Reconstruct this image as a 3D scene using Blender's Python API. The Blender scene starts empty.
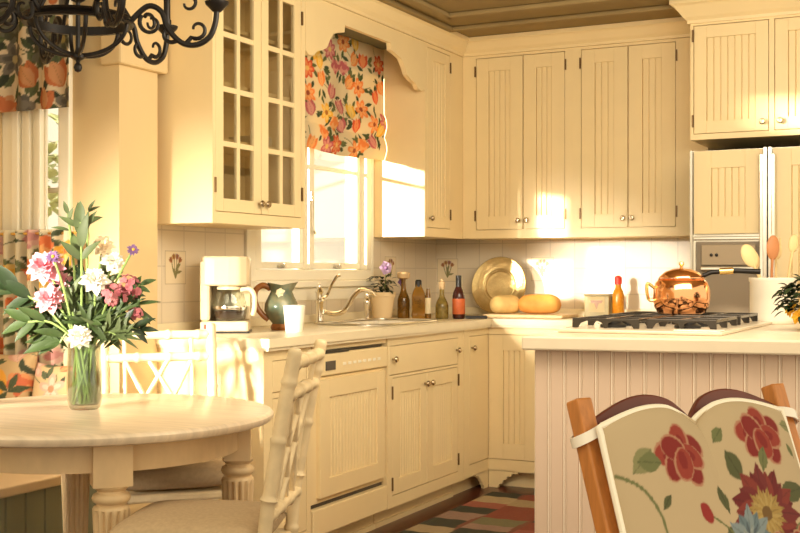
import bpy, bmesh, math, random
import numpy as np
from mathutils import Vector, Matrix, Quaternion
random.seed(7); NR = np.random.RandomState(5)
C = bpy.context.scene.collection
PI = math.pi
# ------------------------------------------------------------------ camera maths (used to place things in the room)
CX, CY, CZ, FOC, HZ = 3.06, -6.604, 1.172, 1180.0, 273.0
SS, CC = math.sin(math.atan(.5)), math.cos(math.atan(.5))
def RF(r, f): return (CX + r*CC - f*SS, CY + r*SS + f*CC)
def PT(u, v, f):
    x, y = RF((u-400)/FOC*f, f)
    return Vector((x, y, CZ - (v-HZ)/FOC*f))
# ------------------------------------------------------------------ materials
MATS = {}
def mat(name, col, rough=.5, metal=0, noise=0, nscale=20, trans=0, ior=1.45, coat=0, bump=0, bscale=60, sub=0, stretch=None, col2=None):
    if name in MATS: return MATS[name]
    m = bpy.data.materials.new(name); m.use_nodes = True
    nt = m.node_tree; b = nt.nodes['Principled BSDF']
    b.inputs['Base Color'].default_value = (*col, 1)
    b.inputs['Roughness'].default_value = rough; b.inputs['Metallic'].default_value = metal
    b.inputs['Transmission Weight'].default_value = trans; b.inputs['IOR'].default_value = ior
    b.inputs['Coat Weight'].default_value = coat
    if noise or bump:
        tc = nt.nodes.new('ShaderNodeTexCoord'); mp = nt.nodes.new('ShaderNodeMapping')
        if stretch: mp.inputs['Scale'].default_value = stretch
        nt.links.new(tc.outputs['Object'], mp.inputs['Vector'])
    if noise:
        n = nt.nodes.new('ShaderNodeTexNoise'); n.inputs['Scale'].default_value = nscale; n.inputs['Detail'].default_value = 5
        nt.links.new(mp.outputs[0], n.inputs['Vector'])
        r = nt.nodes.new('ShaderNodeValToRGB')
        c2 = col2 or tuple(max(0, c*(1-noise)) for c in col)
        r.color_ramp.elements[0].position = .3; r.color_ramp.elements[1].position = .7
        r.color_ramp.elements[0].color = (*c2, 1); r.color_ramp.elements[1].color = (*col, 1)
        nt.links.new(n.outputs['Fac'], r.inputs['Fac']); nt.links.new(r.outputs['Color'], b.inputs['Base Color'])
    if bump:
        n2 = nt.nodes.new('ShaderNodeTexNoise'); n2.inputs['Scale'].default_value = bscale
        nt.links.new(mp.outputs[0], n2.inputs['Vector'])
        bp = nt.nodes.new('ShaderNodeBump'); bp.inputs['Strength'].default_value = bump; bp.inputs['Distance'].default_value = .004
        nt.links.new(n2.outputs['Fac'], bp.inputs['Height']); nt.links.new(bp.outputs[0], b.inputs['Normal'])
    MATS[name] = m; return m
def glassmat(name, tint=(1, 1, 1), refl=.08):
    m = bpy.data.materials.new(name); m.use_nodes = True; nt = m.node_tree; nt.nodes.remove(nt.nodes['Principled BSDF'])
    o = nt.nodes['Material Output']; t = nt.nodes.new('ShaderNodeBsdfTransparent'); t.inputs[0].default_value = (*tint, 1)
    g = nt.nodes.new('ShaderNodeBsdfGlossy'); g.inputs['Roughness'].default_value = .03
    x = nt.nodes.new('ShaderNodeMixShader'); lw = nt.nodes.new('ShaderNodeLayerWeight'); lw.inputs[0].default_value = .35; mm = nt.nodes.new('ShaderNodeMath'); mm.operation = 'MULTIPLY_ADD'; mm.inputs[1].default_value = .55; mm.inputs[2].default_value = refl*.5; nt.links.new(lw.outputs['Facing'], mm.inputs[0]); nt.links.new(mm.outputs[0], x.inputs[0])
    nt.links.new(t.outputs[0], x.inputs[1]); nt.links.new(g.outputs[0], x.inputs[2]); nt.links.new(x.outputs[0], o.inputs[0])
    MATS[name] = m; return m
def paintedmat(name, rough=.8, transl=0, bump=.15):
    m = bpy.data.materials.new(name); m.use_nodes = True; nt = m.node_tree; b = nt.nodes['Principled BSDF']
    a = nt.nodes.new('ShaderNodeVertexColor'); a.layer_name = 'Col'
    nt.links.new(a.outputs['Color'], b.inputs['Base Color']); b.inputs['Roughness'].default_value = rough
    tc = nt.nodes.new('ShaderNodeTexCoord'); n = nt.nodes.new('ShaderNodeTexNoise'); n.inputs['Scale'].default_value = 300
    bp = nt.nodes.new('ShaderNodeBump'); bp.inputs['Strength'].default_value = bump; bp.inputs['Distance'].default_value = .001
    nt.links.new(tc.outputs['Object'], n.inputs['Vector']); nt.links.new(n.outputs['Fac'], bp.inputs['Height']); nt.links.new(bp.outputs[0], b.inputs['Normal'])
    if transl:
        t = nt.nodes.new('ShaderNodeBsdfTranslucent'); x = nt.nodes.new('ShaderNodeMixShader'); x.inputs[0].default_value = transl
        nt.links.new(a.outputs['Color'], t.inputs['Color'])
        nt.links.new(b.outputs[0], x.inputs[1]); nt.links.new(t.outputs[0], x.inputs[2]); nt.links.new(x.outputs[0], nt.nodes['Material Output'].inputs[0])
    MATS[name] = m; return m
def brickmat(name, c1, c2, mortar, w, h, msize, rough, axes='XZ', offset=.5, bumpv=.3, noise=.0, rough_noise=False):
    m = bpy.data.materials.new(name); m.use_nodes = True; nt = m.node_tree; b = nt.nodes['Principled BSDF']
    tc = nt.nodes.new('ShaderNodeTexCoord'); sp = nt.nodes.new('ShaderNodeSeparateXYZ'); cb = nt.nodes.new('ShaderNodeCombineXYZ')
    nt.links.new(tc.outputs['Object'], sp.inputs[0])
    nt.links.new(sp.outputs[axes[0]], cb.inputs['X']); nt.links.new(sp.outputs[axes[1]], cb.inputs['Y'])
    br = nt.nodes.new('ShaderNodeTexBrick'); br.offset = offset; br.inputs['Scale'].default_value = 1
    br.inputs['Brick Width'].default_value = w; br.inputs['Row Height'].default_value = h; br.inputs['Mortar Size'].default_value = msize
    br.inputs['Color1'].default_value = (*c1, 1); br.inputs['Color2'].default_value = (*c2, 1); br.inputs['Mortar'].default_value = (*mortar, 1)
    nt.links.new(cb.outputs[0], br.inputs['Vector'])
    src = br.outputs['Color']
    if noise:
        n = nt.nodes.new('ShaderNodeTexNoise'); n.inputs['Scale'].default_value = 8; n.inputs['Detail'].default_value = 6
        mp = nt.nodes.new('ShaderNodeMapping'); mp.inputs['Scale'].default_value = (1, 12, 1)
        nt.links.new(cb.outputs[0], mp.inputs[0]); nt.links.new(mp.outputs[0], n.inputs['Vector'])
        mx = nt.nodes.new('ShaderNodeMix'); mx.data_type = 'RGBA'; mx.blend_type = 'MULTIPLY'; mx.inputs[0].default_value = noise
        nt.links.new(src, mx.inputs[6]); nt.links.new(n.outputs['Fac'], mx.inputs[7]); src = mx.outputs[2]
    nt.links.new(src, b.inputs['Base Color'])
    bp = nt.nodes.new('ShaderNodeBump'); bp.inputs['Strength'].default_value = bumpv; bp.inputs['Distance'].default_value = .003; bp.invert = True
    nt.links.new(br.outputs['Fac'], bp.inputs['Height']); nt.links.new(bp.outputs[0], b.inputs['Normal'])
    b.inputs['Roughness'].default_value = rough
    MATS[name] = m; return m

PAINT = mat('cream_paint', (.87, .70, .40), .42, noise=.04, nscale=6)
WALLP = mat('yellow_wall_paint', (.74, .56, .30), .75, noise=.05, nscale=3)
TRIMW = mat('white_trim_paint', (.92, .86, .70), .4)
COUNT = mat('cream_counter', (.86, .75, .52), .3, noise=.07, nscale=9)
ISLTOP = mat('island_counter', (.74, .63, .46), .3, noise=.05, nscale=14)
OLIVE = mat('olive_ceiling', (.34, .245, .105), .8, noise=.15, nscale=5)
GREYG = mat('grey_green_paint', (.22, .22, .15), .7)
ISLP = mat('blush_paint', (.72, .54, .40), .5, noise=.06, nscale=4)
GREENB = mat('sage_green_paint', (.30, .31, .20), .6, noise=.1, nscale=4)
TABW = mat('pickled_wood', (.84, .69, .50), .30, noise=.22, nscale=5, stretch=(1.2, 11, 1.5))
LEGW = mat('pickled_wood_legs', (.74, .54, .30), .45, noise=.15, nscale=9, stretch=(2, 2, 1))
BAMB = mat('cream_bamboo', (.88, .70, .42), .35, noise=.25, nscale=14)
SEATF = mat('oat_linen', (.52, .38, .22), .9, noise=.15, nscale=90, bump=.3, bscale=400)
ORANGE = mat('honey_wood', (.62, .24, .06), .35, noise=.3, nscale=8, stretch=(10, 10, 1))
REDW = mat('dark_cherry_wood', (.16, .035, .02), .3, noise=.3, nscale=8)
IRON = mat('black_iron', (.014, .010, .008), .45, metal=.25, noise=.3, nscale=40)
CHROME = mat('chrome', (.82, .78, .70), .12, metal=1)
STEEL = mat('brushed_steel', (.62, .58, .50), .28, metal=1)
NICKEL = mat('knob_nickel', (.45, .36, .25), .25, metal=1)
HINGE = mat('dark_hinge', (.20, .12, .05), .4, metal=.6)
COPPER = mat('polished_copper', (.95, .46, .22), .12, metal=1, bump=.15, bscale=25)
BRASS = mat('old_brass', (.62, .46, .20), .32, metal=.9, noise=.2, nscale=30, bump=.5, bscale=60)
BRASSP = mat('bright_brass', (.85, .58, .22), .2, metal=1)
BLACK = mat('black_plastic', (.015, .013, .012), .35)
DGREY = mat('dark_grey_panel', (.07, .06, .055), .35)
COFFEE = mat('coffee', (.02, .008, .004), .15)
CERAM = mat('white_ceramic', (.90, .85, .74), .22)
APPL = mat('cream_plastic', (.62, .50, .32), .3)
TEALG = mat('teal_majolica', (.075, .13, .10), .22, noise=.75, nscale=20, col2=(.24, .20, .11))
BROWNG = mat('brown_glaze', (.36, .13, .035), .25, noise=.3, nscale=30)
CROCKM = mat('crock_glaze', (.90, .84, .72), .3, noise=.05, nscale=5)
SPOON = mat('pale_beech', (.80, .58, .28), .5, noise=.2, nscale=12)
SPOOND = mat('reddish_spoon_wood', (.50, .20, .07), .5, noise=.2, nscale=12)
BREAD = mat('bread_crust', (.66, .32, .07), .7, noise=.45, nscale=10, bump=.4, bscale=50, col2=(.52, .20, .03))
BREADL = mat('pale_bread_crust', (.80, .54, .19), .7, noise=.3, nscale=12, bump=.4, bscale=50)
BOARD = mat('board_wood', (.80, .60, .34), .5, noise=.2, nscale=12, stretch=(2, 14, 2))
TIN = mat('olive_yellow_tin', (.36, .28, .11), .4, noise=.2, nscale=30)
AMBER = mat('amber_oil_glass', (.60, .30, .05), .06, noise=.5, nscale=14, trans=.55)
AMBERD = mat('dark_oil_glass', (.42, .20, .03), .06, noise=.6, nscale=14, trans=.5)
HERBO = mat('herb_oil_glass', (.55, .40, .10), .06, noise=.7, nscale=40, trans=.5)
VINEG = mat('dark_red_glass', (.05, .012, .008), .06)
LABELR = mat('orange_red_label', (.62, .13, .03), .5, noise=.25, nscale=30)
LABELC = mat('cream_label', (.80, .68, .44), .6)
CORK = mat('cork', (.74, .52, .28), .8, noise=.2, nscale=60)
HOTS = mat('hot_sauce', (.58, .17, .01), .15, noise=.35, nscale=60, col2=(.66, .30, .02))
REDCAP = mat('red_cap', (.70, .05, .03), .35)
TERRA = mat('pale_terracotta', (.82, .62, .36), .7)
LEAF = mat('leaf_green', (.05, .085, .022), .5, noise=.35, nscale=20)
LEAFD = mat('dark_leaf_green', (.022, .042, .014), .45, noise=.4, nscale=25)
LEAFG = mat('grey_green_leaf', (.095, .13, .045), .55, noise=.3, nscale=18)
STEM = mat('stem_green', (.24, .34, .10), .5)
PINK = mat('pink_petal', (.80, .26, .36), .7, noise=.3, nscale=25, col2=(.86, .50, .52))
ROSE = mat('rose_petal', (.42, .09, .12), .7, noise=.35, nscale=30, col2=(.56, .22, .22))
WHITEP = mat('white_petal', (.90, .86, .76), .7)
PEACHP = mat('peach_petal', (.92, .76, .52), .7)
PURPLE = mat('purple_petal', (.18, .09, .22), .7)
LILAC = mat('lilac_petal', (.52, .36, .58), .7)
YELP = mat('yellow_petal', (.90, .50, .04), .6, noise=.25, nscale=20)
FLOORM = brickmat('cherry_floorboards', (.13, .03, .016), (.085, .022, .013), (.03, .008, .005), .9, .08, .002, .28, 'YX', .37, .2, .5)
TILE = brickmat('grey_beige_tile', (.76, .66, .50), (.72, .62, .47), (.60, .51, .38), .15, .15, .003, .3, 'YZ', 0)
TILEB = brickmat('grey_beige_tile_back', (.76, .66, .50), (.72, .62, .47), (.60, .51, .38), .15, .15, .003, .3, 'XZ', 0)
PANE = glassmat('window_glass', (1, 1, 1), .04)
CABG = glassmat('cabinet_glass', (.92, .90, .84), .12)
CLEAR = mat('clear_glass', (1, 1, 1), .02, trans=1, ior=1.45)
WATER = glassmat('thin_clear_glass', (.90, .93, .89), .12)
FABRIC = paintedmat('floral_fabric', .85)
FABT = paintedmat('floral_curtain_fabric', .85, .3)
RUGM = paintedmat('rug_wool', .95, 0, .6)
TILEP = paintedmat('painted_tile', .25, 0, 0)
# ------------------------------------------------------------------ mesh builder
class MB:
    def __init__(s): s.bm = bmesh.new()
    def box(s, x0, x1, y0, y1, z0, z1, M=None):
        v = [s.bm.verts.new(Vector(p) if M is None else M @ Vector(p)) for p in
             [(x0,y0,z0),(x1,y0,z0),(x1,y1,z0),(x0,y1,z0),(x0,y0,z1),(x1,y0,z1),(x1,y1,z1),(x0,y1,z1)]]
        for f in ((0,3,2,1),(4,5,6,7),(0,1,5,4),(1,2,6,5),(2,3,7,6),(3,0,4,7)): s.bm.faces.new([v[i] for i in f])
        return s
    def prism(s, poly, a, b, fn):               # poly of (p,q); fn(p,q,t) -> xyz ; extruded t from a to b
        A = [s.bm.verts.new(fn(p, q, a)) for p, q in poly]; B = [s.bm.verts.new(fn(p, q, b)) for p, q in poly]
        n = len(poly)
        for i in range(n): s.bm.faces.new((A[i], A[(i+1) % n], B[(i+1) % n], B[i]))
        s.bm.faces.new(A[::-1]); s.bm.faces.new(B); return s
    def lathe(s, prof, seg=28, c=(0,0,0), flute=None, M=None):
        rings = []
        for r, z in prof:
            ring = []
            for i in range(seg):
                a = 2*PI*i/seg; rr = r
                if flute and flute[0] <= z <= flute[1]: rr = r*(1 - flute[3]*abs(math.cos(a*flute[2]/2))**4)
                p = Vector((c[0]+rr*math.cos(a), c[1]+rr*math.sin(a), c[2]+z))
                ring.append(s.bm.verts.new(M @ p if M else p))
            rings.append(ring)
        for A, B in zip(rings, rings[1:]):
            for i in range(seg): s.bm.faces.new((A[i], A[(i+1) % seg], B[(i+1) % seg], B[i]))
        if prof[0][0] > 1e-5: s.bm.faces.new(rings[0][::-1])
        if prof[-1][0] > 1e-5: s.bm.faces.new(rings[-1])
        return s
    def tube(s, pts, rad, seg=10, closed=False):
        pts = [Vector(p) for p in pts]; n = len(pts)
        rad = rad if isinstance(rad, (list, tuple)) else [rad]*n
        rings = []; prev = None
        for i, p in enumerate(pts):
            if closed: t = pts[(i+1) % n] - pts[i-1]
            else: t = pts[min(i+1, n-1)] - pts[max(i-1, 0)]
            t.normalize()
            if prev is None:
                prev = t.orthogonal().normalized()
            else:
                prev = (prev - t*prev.dot(t)); prev = prev.normalized() if prev.length > 1e-6 else t.orthogonal().normalized()
            b = t.cross(prev)
            rings.append([s.bm.verts.new(p + (prev*math.cos(2*PI*k/seg) + b*math.sin(2*PI*k/seg))*rad[i]) for k in range(seg)])
        m = n if closed else n-1
        for i in range(m):
            A, B = rings[i], rings[(i+1) % n]
            for k in range(seg): s.bm.faces.new((A[k], A[(k+1) % seg], B[(k+1) % seg], B[k]))
        if not closed: s.bm.faces.new(rings[0][::-1]); s.bm.faces.new(rings[-1])
        return s
    def ball(s, c, r, seg=12, sc=(1,1,1)):
        M = Matrix.Translation(Vector(c)) @ Matrix.Diagonal((sc[0], sc[1], sc[2], 1))
        bmesh.ops.create_uvsphere(s.bm, u_segments=seg, v_segments=max(6, seg*2//3), radius=r, matrix=M); return s
    def leaf(s, base, d, up, L, W, bend=.3, n=6, fold=.15):
        d = Vector(d).normalized(); up = Vector(up); side = d.cross(up); side = side.normalized() if side.length > 1e-4 else d.orthogonal().normalized()
        nrm = side.cross(d).normalized(); base = Vector(base); rows = []
        for i in range(n+1):
            t = i/n; w = W*(math.sin(PI*min(1, t**.8*.97+.02)))**.9 * .5
            c = base + d*L*t*(1-.15*bend*t) - nrm*bend*L*t*t*.6
            rows.append([s.bm.verts.new(c - side*w + nrm*w*fold*2), s.bm.verts.new(c), s.bm.verts.new(c + side*w + nrm*w*fold*2)])
        for A, B in zip(rows, rows[1:]):
            s.bm.faces.new((A[0], A[1], B[1], B[0])); s.bm.faces.new((A[1], A[2], B[2], B[1]))
        return s
    def bloom(s, c, axis, R, n=9, layers=3, cup=.5):
        axis = Vector(axis).normalized(); o = axis.orthogonal().normalized(); c = Vector(c)
        for l in range(layers):
            f = (l+1)/layers; tilt = (1-f)*1.15*cup + .1
            for k in range(n):
                a = 2*PI*(k + .5*l)/n + random.uniform(-.15, .15)
                q = Quaternion(axis, a); d = (q @ o)*math.cos(tilt) + axis*math.sin(tilt)
                s.leaf(c + axis*(.12*R*(1-f)), d, axis, R*(.55+.45*f)*random.uniform(.85, 1.1), R*(.5+.5*f)*5.5/n, bend=-.25+.45*f, n=4)
        return s
    def build(s, name, m, parent=None, smooth=False, bevel=0, loc=None, rot=None, recalc=True, angle=40):
        me = bpy.data.meshes.new(name)
        if recalc: bmesh.ops.recalc_face_normals(s.bm, faces=s.bm.faces)
        s.bm.to_mesh(me); s.bm.free(); me.materials.append(m)
        o = bpy.data.objects.new(name, me); C.objects.link(o)
        if parent: o.parent = parent
        if loc: o.location = loc
        if rot: o.rotation_euler = rot
        if smooth:
            me.polygons.foreach_set('use_smooth', [True]*len(me.polygons))
            try: me.set_sharp_from_angle(angle=math.radians(angle))
            except Exception: pass
        if bevel:
            b = o.modifiers.new('bevel', 'BEVEL'); b.width = bevel; b.segments = 2; b.limit_method = 'ANGLE'; b.harden_normals = False
        return o
def thing(name, label, cat, loc=(0,0,0), rz=0, group=None):
    o = bpy.data.objects.new(name, None); C.objects.link(o); o.empty_display_size = .1
    o.location = loc; o.rotation_euler = (0, 0, rz); o['label'] = label; o['category'] = cat
    if group: o['group'] = group
    return o
def tag(o, label, cat, group=None):
    o['label'] = label; o['category'] = cat
    if group: o['group'] = group
    return o
def struct(o): o['kind'] = 'structure'; return o
def box1(name, m, x0, x1, y0, y1, z0, z1, parent=None, bevel=0):
    return MB().box(x0, x1, y0, y1, z0, z1).build(name, m, parent, bevel=bevel)
def spline(P, n=8):
    P = [Vector(p) for p in P]; out = []
    for i in range(len(P)-1):
        p0 = P[max(i-1, 0)]; p1 = P[i]; p2 = P[i+1]; p3 = P[min(i+2, len(P)-1)]
        for k in range(n):
            t = k/n
            out.append(.5*((2*p1) + (p2-p0)*t + (2*p0-5*p1+4*p2-p3)*t*t + (3*p1-p0-3*p2+p3)*t**3))
    out.append(P[-1]); return out
# ------------------------------------------------------------------ painted fabrics
class Canvas:
    def __init__(s, w, h, bg, res=500):
        s.w, s.h = w, h; s.nx, s.ny = int(w*res)+1, int(h*res)+1
        s.X, s.Y = np.meshgrid(np.linspace(0, w, s.nx), np.linspace(0, h, s.ny)); s.A = np.ones((s.ny, s.nx, 3))*np.array(bg)
    def put(s, mask, col, a=1.):
        m = (np.clip(mask, 0, 1)*a)[..., None]; s.A = s.A*(1-m) + np.array(col)*m
    def ell(s, cx, cy, rx, ry, rot, col, a=1.):
        c, n = math.cos(rot), math.sin(rot); x = s.X-cx; y = s.Y-cy
        d = np.sqrt(((x*c+y*n)/rx)**2 + ((-x*n+y*c)/ry)**2); s.put((1-d)*min(rx, ry)*600+.5, col, a)
    def leaf(s, cx, cy, L, W, rot, col):
        c, n = math.cos(rot), math.sin(rot); x = s.X-cx; y = s.Y-cy; p = (x*c+y*n)/L; q = np.abs(-x*n+y*c)
        hw = W*.5*np.sin(PI*np.clip(p, 0, 1)); s.put((hw-q)*600*(p > 0)*(p < 1), col)
        s.put((.0016-q)*900*(p > 0)*(p < .95), tuple(k*.55 for k in col), .7)
    def stroke(s, P, wd, col):
        P = [np.array(p[:2]) for p in spline([(x, y, 0) for x, y in P], 6)]
        d = np.full(s.X.shape, 9.)
        for a, b in zip(P, P[1:]):
            ab = b-a; t = np.clip(((s.X-a[0])*ab[0]+(s.Y-a[1])*ab[1])/(ab@ab+1e-9), 0, 1)
            d = np.minimum(d, np.hypot(s.X-a[0]-t*ab[0], s.Y-a[1]-t*ab[1]))
        s.put((wd-d)*700+.3, col)
    def flower(s, cx, cy, r, n, c1, c2, cc, rot=0., ratio=.62):
        for k in range(n):
            a = rot + 2*PI*k/n; s.ell(cx+.58*r*math.cos(a), cy+.58*r*math.sin(a), .46*r, .46*r*ratio, a, c1)
            s.ell(cx+.45*r*math.cos(a), cy+.45*r*math.sin(a), .30*r, .26*r*ratio, a, c2)
        s.ell(cx, cy, .24*r, .24*r, 0, cc)
    def peony(s, cx, cy, r, cols):
        for k in range(9):
            a = k*2.4; q = .62*r*math.sqrt(1-k/10); s.ell(cx+q*math.cos(a), cy+q*math.sin(a)*.9, r*.46, r*.36, a, cols[k % len(cols)])
    def aster(s, cx, cy, r, n, outer, inner, core, rot=0.):
        for k in range(n):
            a = rot+2*PI*k/n; q = r*(1 if k % 2 else .86); s.leaf(cx, cy, q, r*.42, a, outer[k % len(outer)])
        for k in range(n):
            a = rot+.2+2*PI*k/n; s.leaf(cx, cy, r*(.56 if k % 2 else .46), r*.16, a, inner[k % len(inner)])
        s.ell(cx, cy, r*.14, r*.14, 0, core)
    def rose(s, cx, cy, r, dark, mid, rim, rs):
        for k in range(8):
            a = k*2.4+.5; q = .60*r*math.sqrt(1-k/9); x, y = cx+q*math.cos(a), cy+q*math.sin(a)*.9; t = a+rs.uniform(-.4, .4)
            s.ell(x, y, r*.47, r*.36, t, rim); s.ell(x+.03*r*math.cos(a+2), y+.03*r*math.sin(a+2), r*.43, r*.315, t, mid if k % 2 else dark)
            s.ell(x-.12*r*math.cos(a), y-.12*r*math.sin(a), r*.26, r*.16, t+.3, dark)
    def tulip(s, cx, cy, r, rot, c1, c2):
        for k, o in ((-1, .35), (1, -.35), (0, 0)):
            a = rot+o; s.leaf(cx-.5*r*math.cos(rot), cy-.5*r*math.sin(rot), r*1.5, r*.75, a, c1 if k else c2)
    def random_floral(s, n, r, leafcols, palettes, rs, sp=1.75):
        pts = []
        for _ in range(4000):
            if len(pts) >= n: break
            p = (rs.uniform(0, s.w), rs.uniform(0, s.h))
            if all(math.hypot(p[0]-q[0], p[1]-q[1]) > r*sp for q in pts): pts.append(p)
        for p in pts:
            a = rs.uniform(0, 6.28); q = (p[0]+r*1.9*math.cos(a), p[1]+r*1.9*math.sin(a))
            s.stroke([p, ((p[0]+q[0])/2+rs.uniform(-.3, .3)*r, (p[1]+q[1])/2+rs.uniform(-.3, .3)*r), q], .0022, leafcols[0])
            for k in range(rs.randint(4, 7)):
                b = rs.uniform(0, 6.28); s.leaf(p[0]+r*.75*math.cos(b), p[1]+r*.75*math.sin(b), r*rs.uniform(.8, 1.25), r*.42, b+rs.uniform(-.6, .6), leafcols[rs.randint(len(leafcols))])
        for i, p in enumerate(pts):
            pal = palettes[rs.randint(len(palettes))]; k = rs.randint(3)
            if k == 0: s.flower(p[0], p[1], r, rs.randint(5, 8), pal[0], pal[1], pal[2], rs.uniform(0, 6))
            elif k == 1: s.peony(p[0], p[1], r*.85, [pal[0], pal[1]])
            else: s.tulip(p[0], p[1], r*1.1, rs.uniform(.8, 2.4), pal[0], pal[1])
    def sample(s, x, y):
        i = np.clip((np.asarray(x)/s.w*(s.nx-1)).round().astype(int), 0, s.nx-1); j = np.clip((np.asarray(y)/s.h*(s.ny-1)).round().astype(int), 0, s.ny-1)
        return s.A[j, i]
def sheet(name, nx, ny, fn, cv, m, parent=None, thick=0, smooth=True, uvfn=None):
    """fn(s,t)->xyz with s,t in 0..1; colours sampled from the canvas"""
    V = []; F = []; col = []
    for j in range(ny+1):
        for i in range(nx+1):
            a, b = i/nx, j/ny; V.append(fn(a, b)); u = uvfn(a, b) if uvfn else (a*cv.w, b*cv.h); col.append(u)
    for j in range(ny):
        for i in range(nx):
            k = j*(nx+1)+i; F.append((k, k+1, k+nx+2, k+nx+1))
    me = bpy.data.meshes.new(name); me.from_pydata([tuple(v) for v in V], [], F)
    cc = np.array(col); rgb = cv.sample(cc[:, 0], cc[:, 1]); at = me.color_attributes.new('Col', 'FLOAT_COLOR', 'POINT')
    at.data.foreach_set('color', np.c_[rgb, np.ones(len(rgb))].astype(np.float32).ravel())
    me.materials.append(m); me.update()
    if smooth: me.polygons.foreach_set('use_smooth', [True]*len(me.polygons))
    o = bpy.data.objects.new(name, me); C.objects.link(o)
    if parent: o.parent = parent
    if thick:
        md = o.modifiers.new('thickness', 'SOLIDIFY'); md.thickness = thick; md.offset = 0
    return o
# ------------------------------------------------------------------ SETTING
struct(box1('floor', FLOORM, -2.4, 5.2, -8.2, .15, -.1, 0))
struct(box1('ceiling', OLIVE, -.9, 4.4, -4.5, .15, 2.52, 2.62))
for k, (yy, xx, w) in enumerate(((-1.0, .53, .03), (-.69, .415, .02))):       # moulding run on the ceiling, parallel to both walls
    m = MB(); m.box(xx, 4.3, yy-w, yy+w, 2.495, 2.519); m.box(xx-w, xx+w, -4.45, yy+w, 2.495, 2.519)
    struct(m.build('trim_%d' % (k+1), OLIVE, bevel=.008))
# left wall with the sink window
WY0, WY1, WZ0, WZ1 = -2.02, -.87, 1.135, 2.36
m = MB(); m.box(-.15, 0, -2.84, WY0, 0, 2.52); m.box(-.15, 0, WY1, .15, 0, 2.52); m.box(-.15, 0, WY0, WY1, 0, WZ0); m.box(-.15, 0, WY0, WY1, WZ1, 2.52)
struct(m.build('wall_left', WALLP))
struct(box1('wall_back', WALLP, 0, 4.4, 0, .15, 0, 2.52))
# nook: pillar, window wall and unseen side wall
m = MB(); m.box(-.13, .10, -3.07, -2.84, 0, 2.52)
struct(m.build('wall_pillar', WALLP))
struct(MB().box(.02, .125, -3.09, -2.80, 1.965, 2.52).build('trim_3', WALLP, bevel=.01))
m = MB(); m.box(-.62, -.13, -3.07, -2.90, 0, .75); m.box(-.62, -.13, -3.07, -2.90, 2.25, 2.52); m.box(-.62, -.42, -3.07, -2.90, .75, 2.25)
struct(m.build('wall_nook', WALLP))
m = MB(); m.box(-.62, -.47, -10.5, -5.3, 0, 2.52); m.box(-.62, -.47, -5.3, -3.07, 0, .70); m.box(-.62, -.47, -5.3, -3.07, 1.60, 2.52); m.box(-.62, -.47, -4.3, -3.07, .70, 1.60)  # out of view; length and opening shaped to block and pass the sun
struct(m.build('unseen_nook_wall', WALLP))
# windows
def window(name, pos, rz, w, h, mull, muntins=()):
    r = bpy.data.objects.new(name, None); C.objects.link(r); r.location = pos; r.rotation_euler = (0, 0, rz); struct(r)   # local x along the wall, -y into the room
    m = MB(); t = .055
    m.box(0, w, -.02, .10, 0, t); m.box(0, w, -.02, .10, h-t, h); m.box(0, t, -.02, .10, t, h-t); m.box(w-t, w, -.02, .10, t, h-t)
    for a in mull: m.box(a-.025, a+.025, -.015, .09, t, h-t)
    m.build('window_frame', TRIMW, r, bevel=.006)
    xs = [t]+list(mull)+[w-t]
    for a, b in zip(xs, xs[1:]):
        a2 = a+(.028 if a != t else .003); b2 = b-(.028 if b != w-t else .003); s = MB(); q = .035
        s.box(a2, b2, .02, .06, t+.003, t+q); s.box(a2, b2, .02, .06, h-t-q, h-t-.003); s.box(a2, a2+q, .02, .06, t+q, h-t-q); s.box(b2-q, b2, .02, .06, t+q, h-t-q)
        for z in muntins: s.box(a2+q, b2-q, .03, .05, z-.01, z+.01)
        sh = s.build('sash', TRIMW, r, bevel=.004)
        MB().box(a2+q, b2-q, .038, .042, t+q, h-t-q).build('pane', PANE, sh)
        l = MB(); l.box((a2+b2)/2-.03, (a2+b2)/2+.03, .0, .02, t+.008, t+.02); l.box((a2+b2)/2-.006, (a2+b2)/2+.006, -.012, .0, t+.008, t+.03); l.build('latch', STEEL, r, bevel=.002)
    return r
wn = window('window_1', (0, WY0, WZ0), PI/2, WY1-WY0, WZ1-WZ0, (.52,), (.58,))
MB().box(-.03, WY1-WY0+.03, -.045, 0, -.035, 0).build('window_sill', TRIMW, wn, bevel=.006)
m = MB(); m.box(-.07, 0, -.022, 0, -.10, 1.28); m.box(WY1-WY0, WY1-WY0+.022, -.022, 0, -.10, 1.28); m.box(0, WY1-WY0, -.018, 0, -.10, -.035); m.build('casing', TRIMW, wn, bevel=.004)
m = MB(); m.tube([(.50, -.03, .40), (.50, -.035, .25)], .004, 6); m.box(.488, .512, -.03, -.015, .40, .44); m.tube([(.50, -.035, .25), (.515, -.035, .235)], .006, 6); m.build('crank_handle', STEEL, wn)
w2 = window('window_2', (-.42, -3.07, .75), 0, .29, 1.5, (), (.75,))
m = MB()
for k, (a, b, d) in enumerate(((-.05, .012, .03), (.014, .05, .045), (.052, .084, .03), (.086, .112, .045), (.114, .146, .03), (.148, .17, .05), (.172, .186, .03))): m.box(a, b, -d, -.021, 0, 1.5)
m.build('fluted_jamb', TRIMW, w2, bevel=.005)
window('unseen_sun_window', (-.47, -5.3, .70), PI/2, 1.0, .90, (.5,))  # unseen window, added and sized to let sun onto the table
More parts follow.
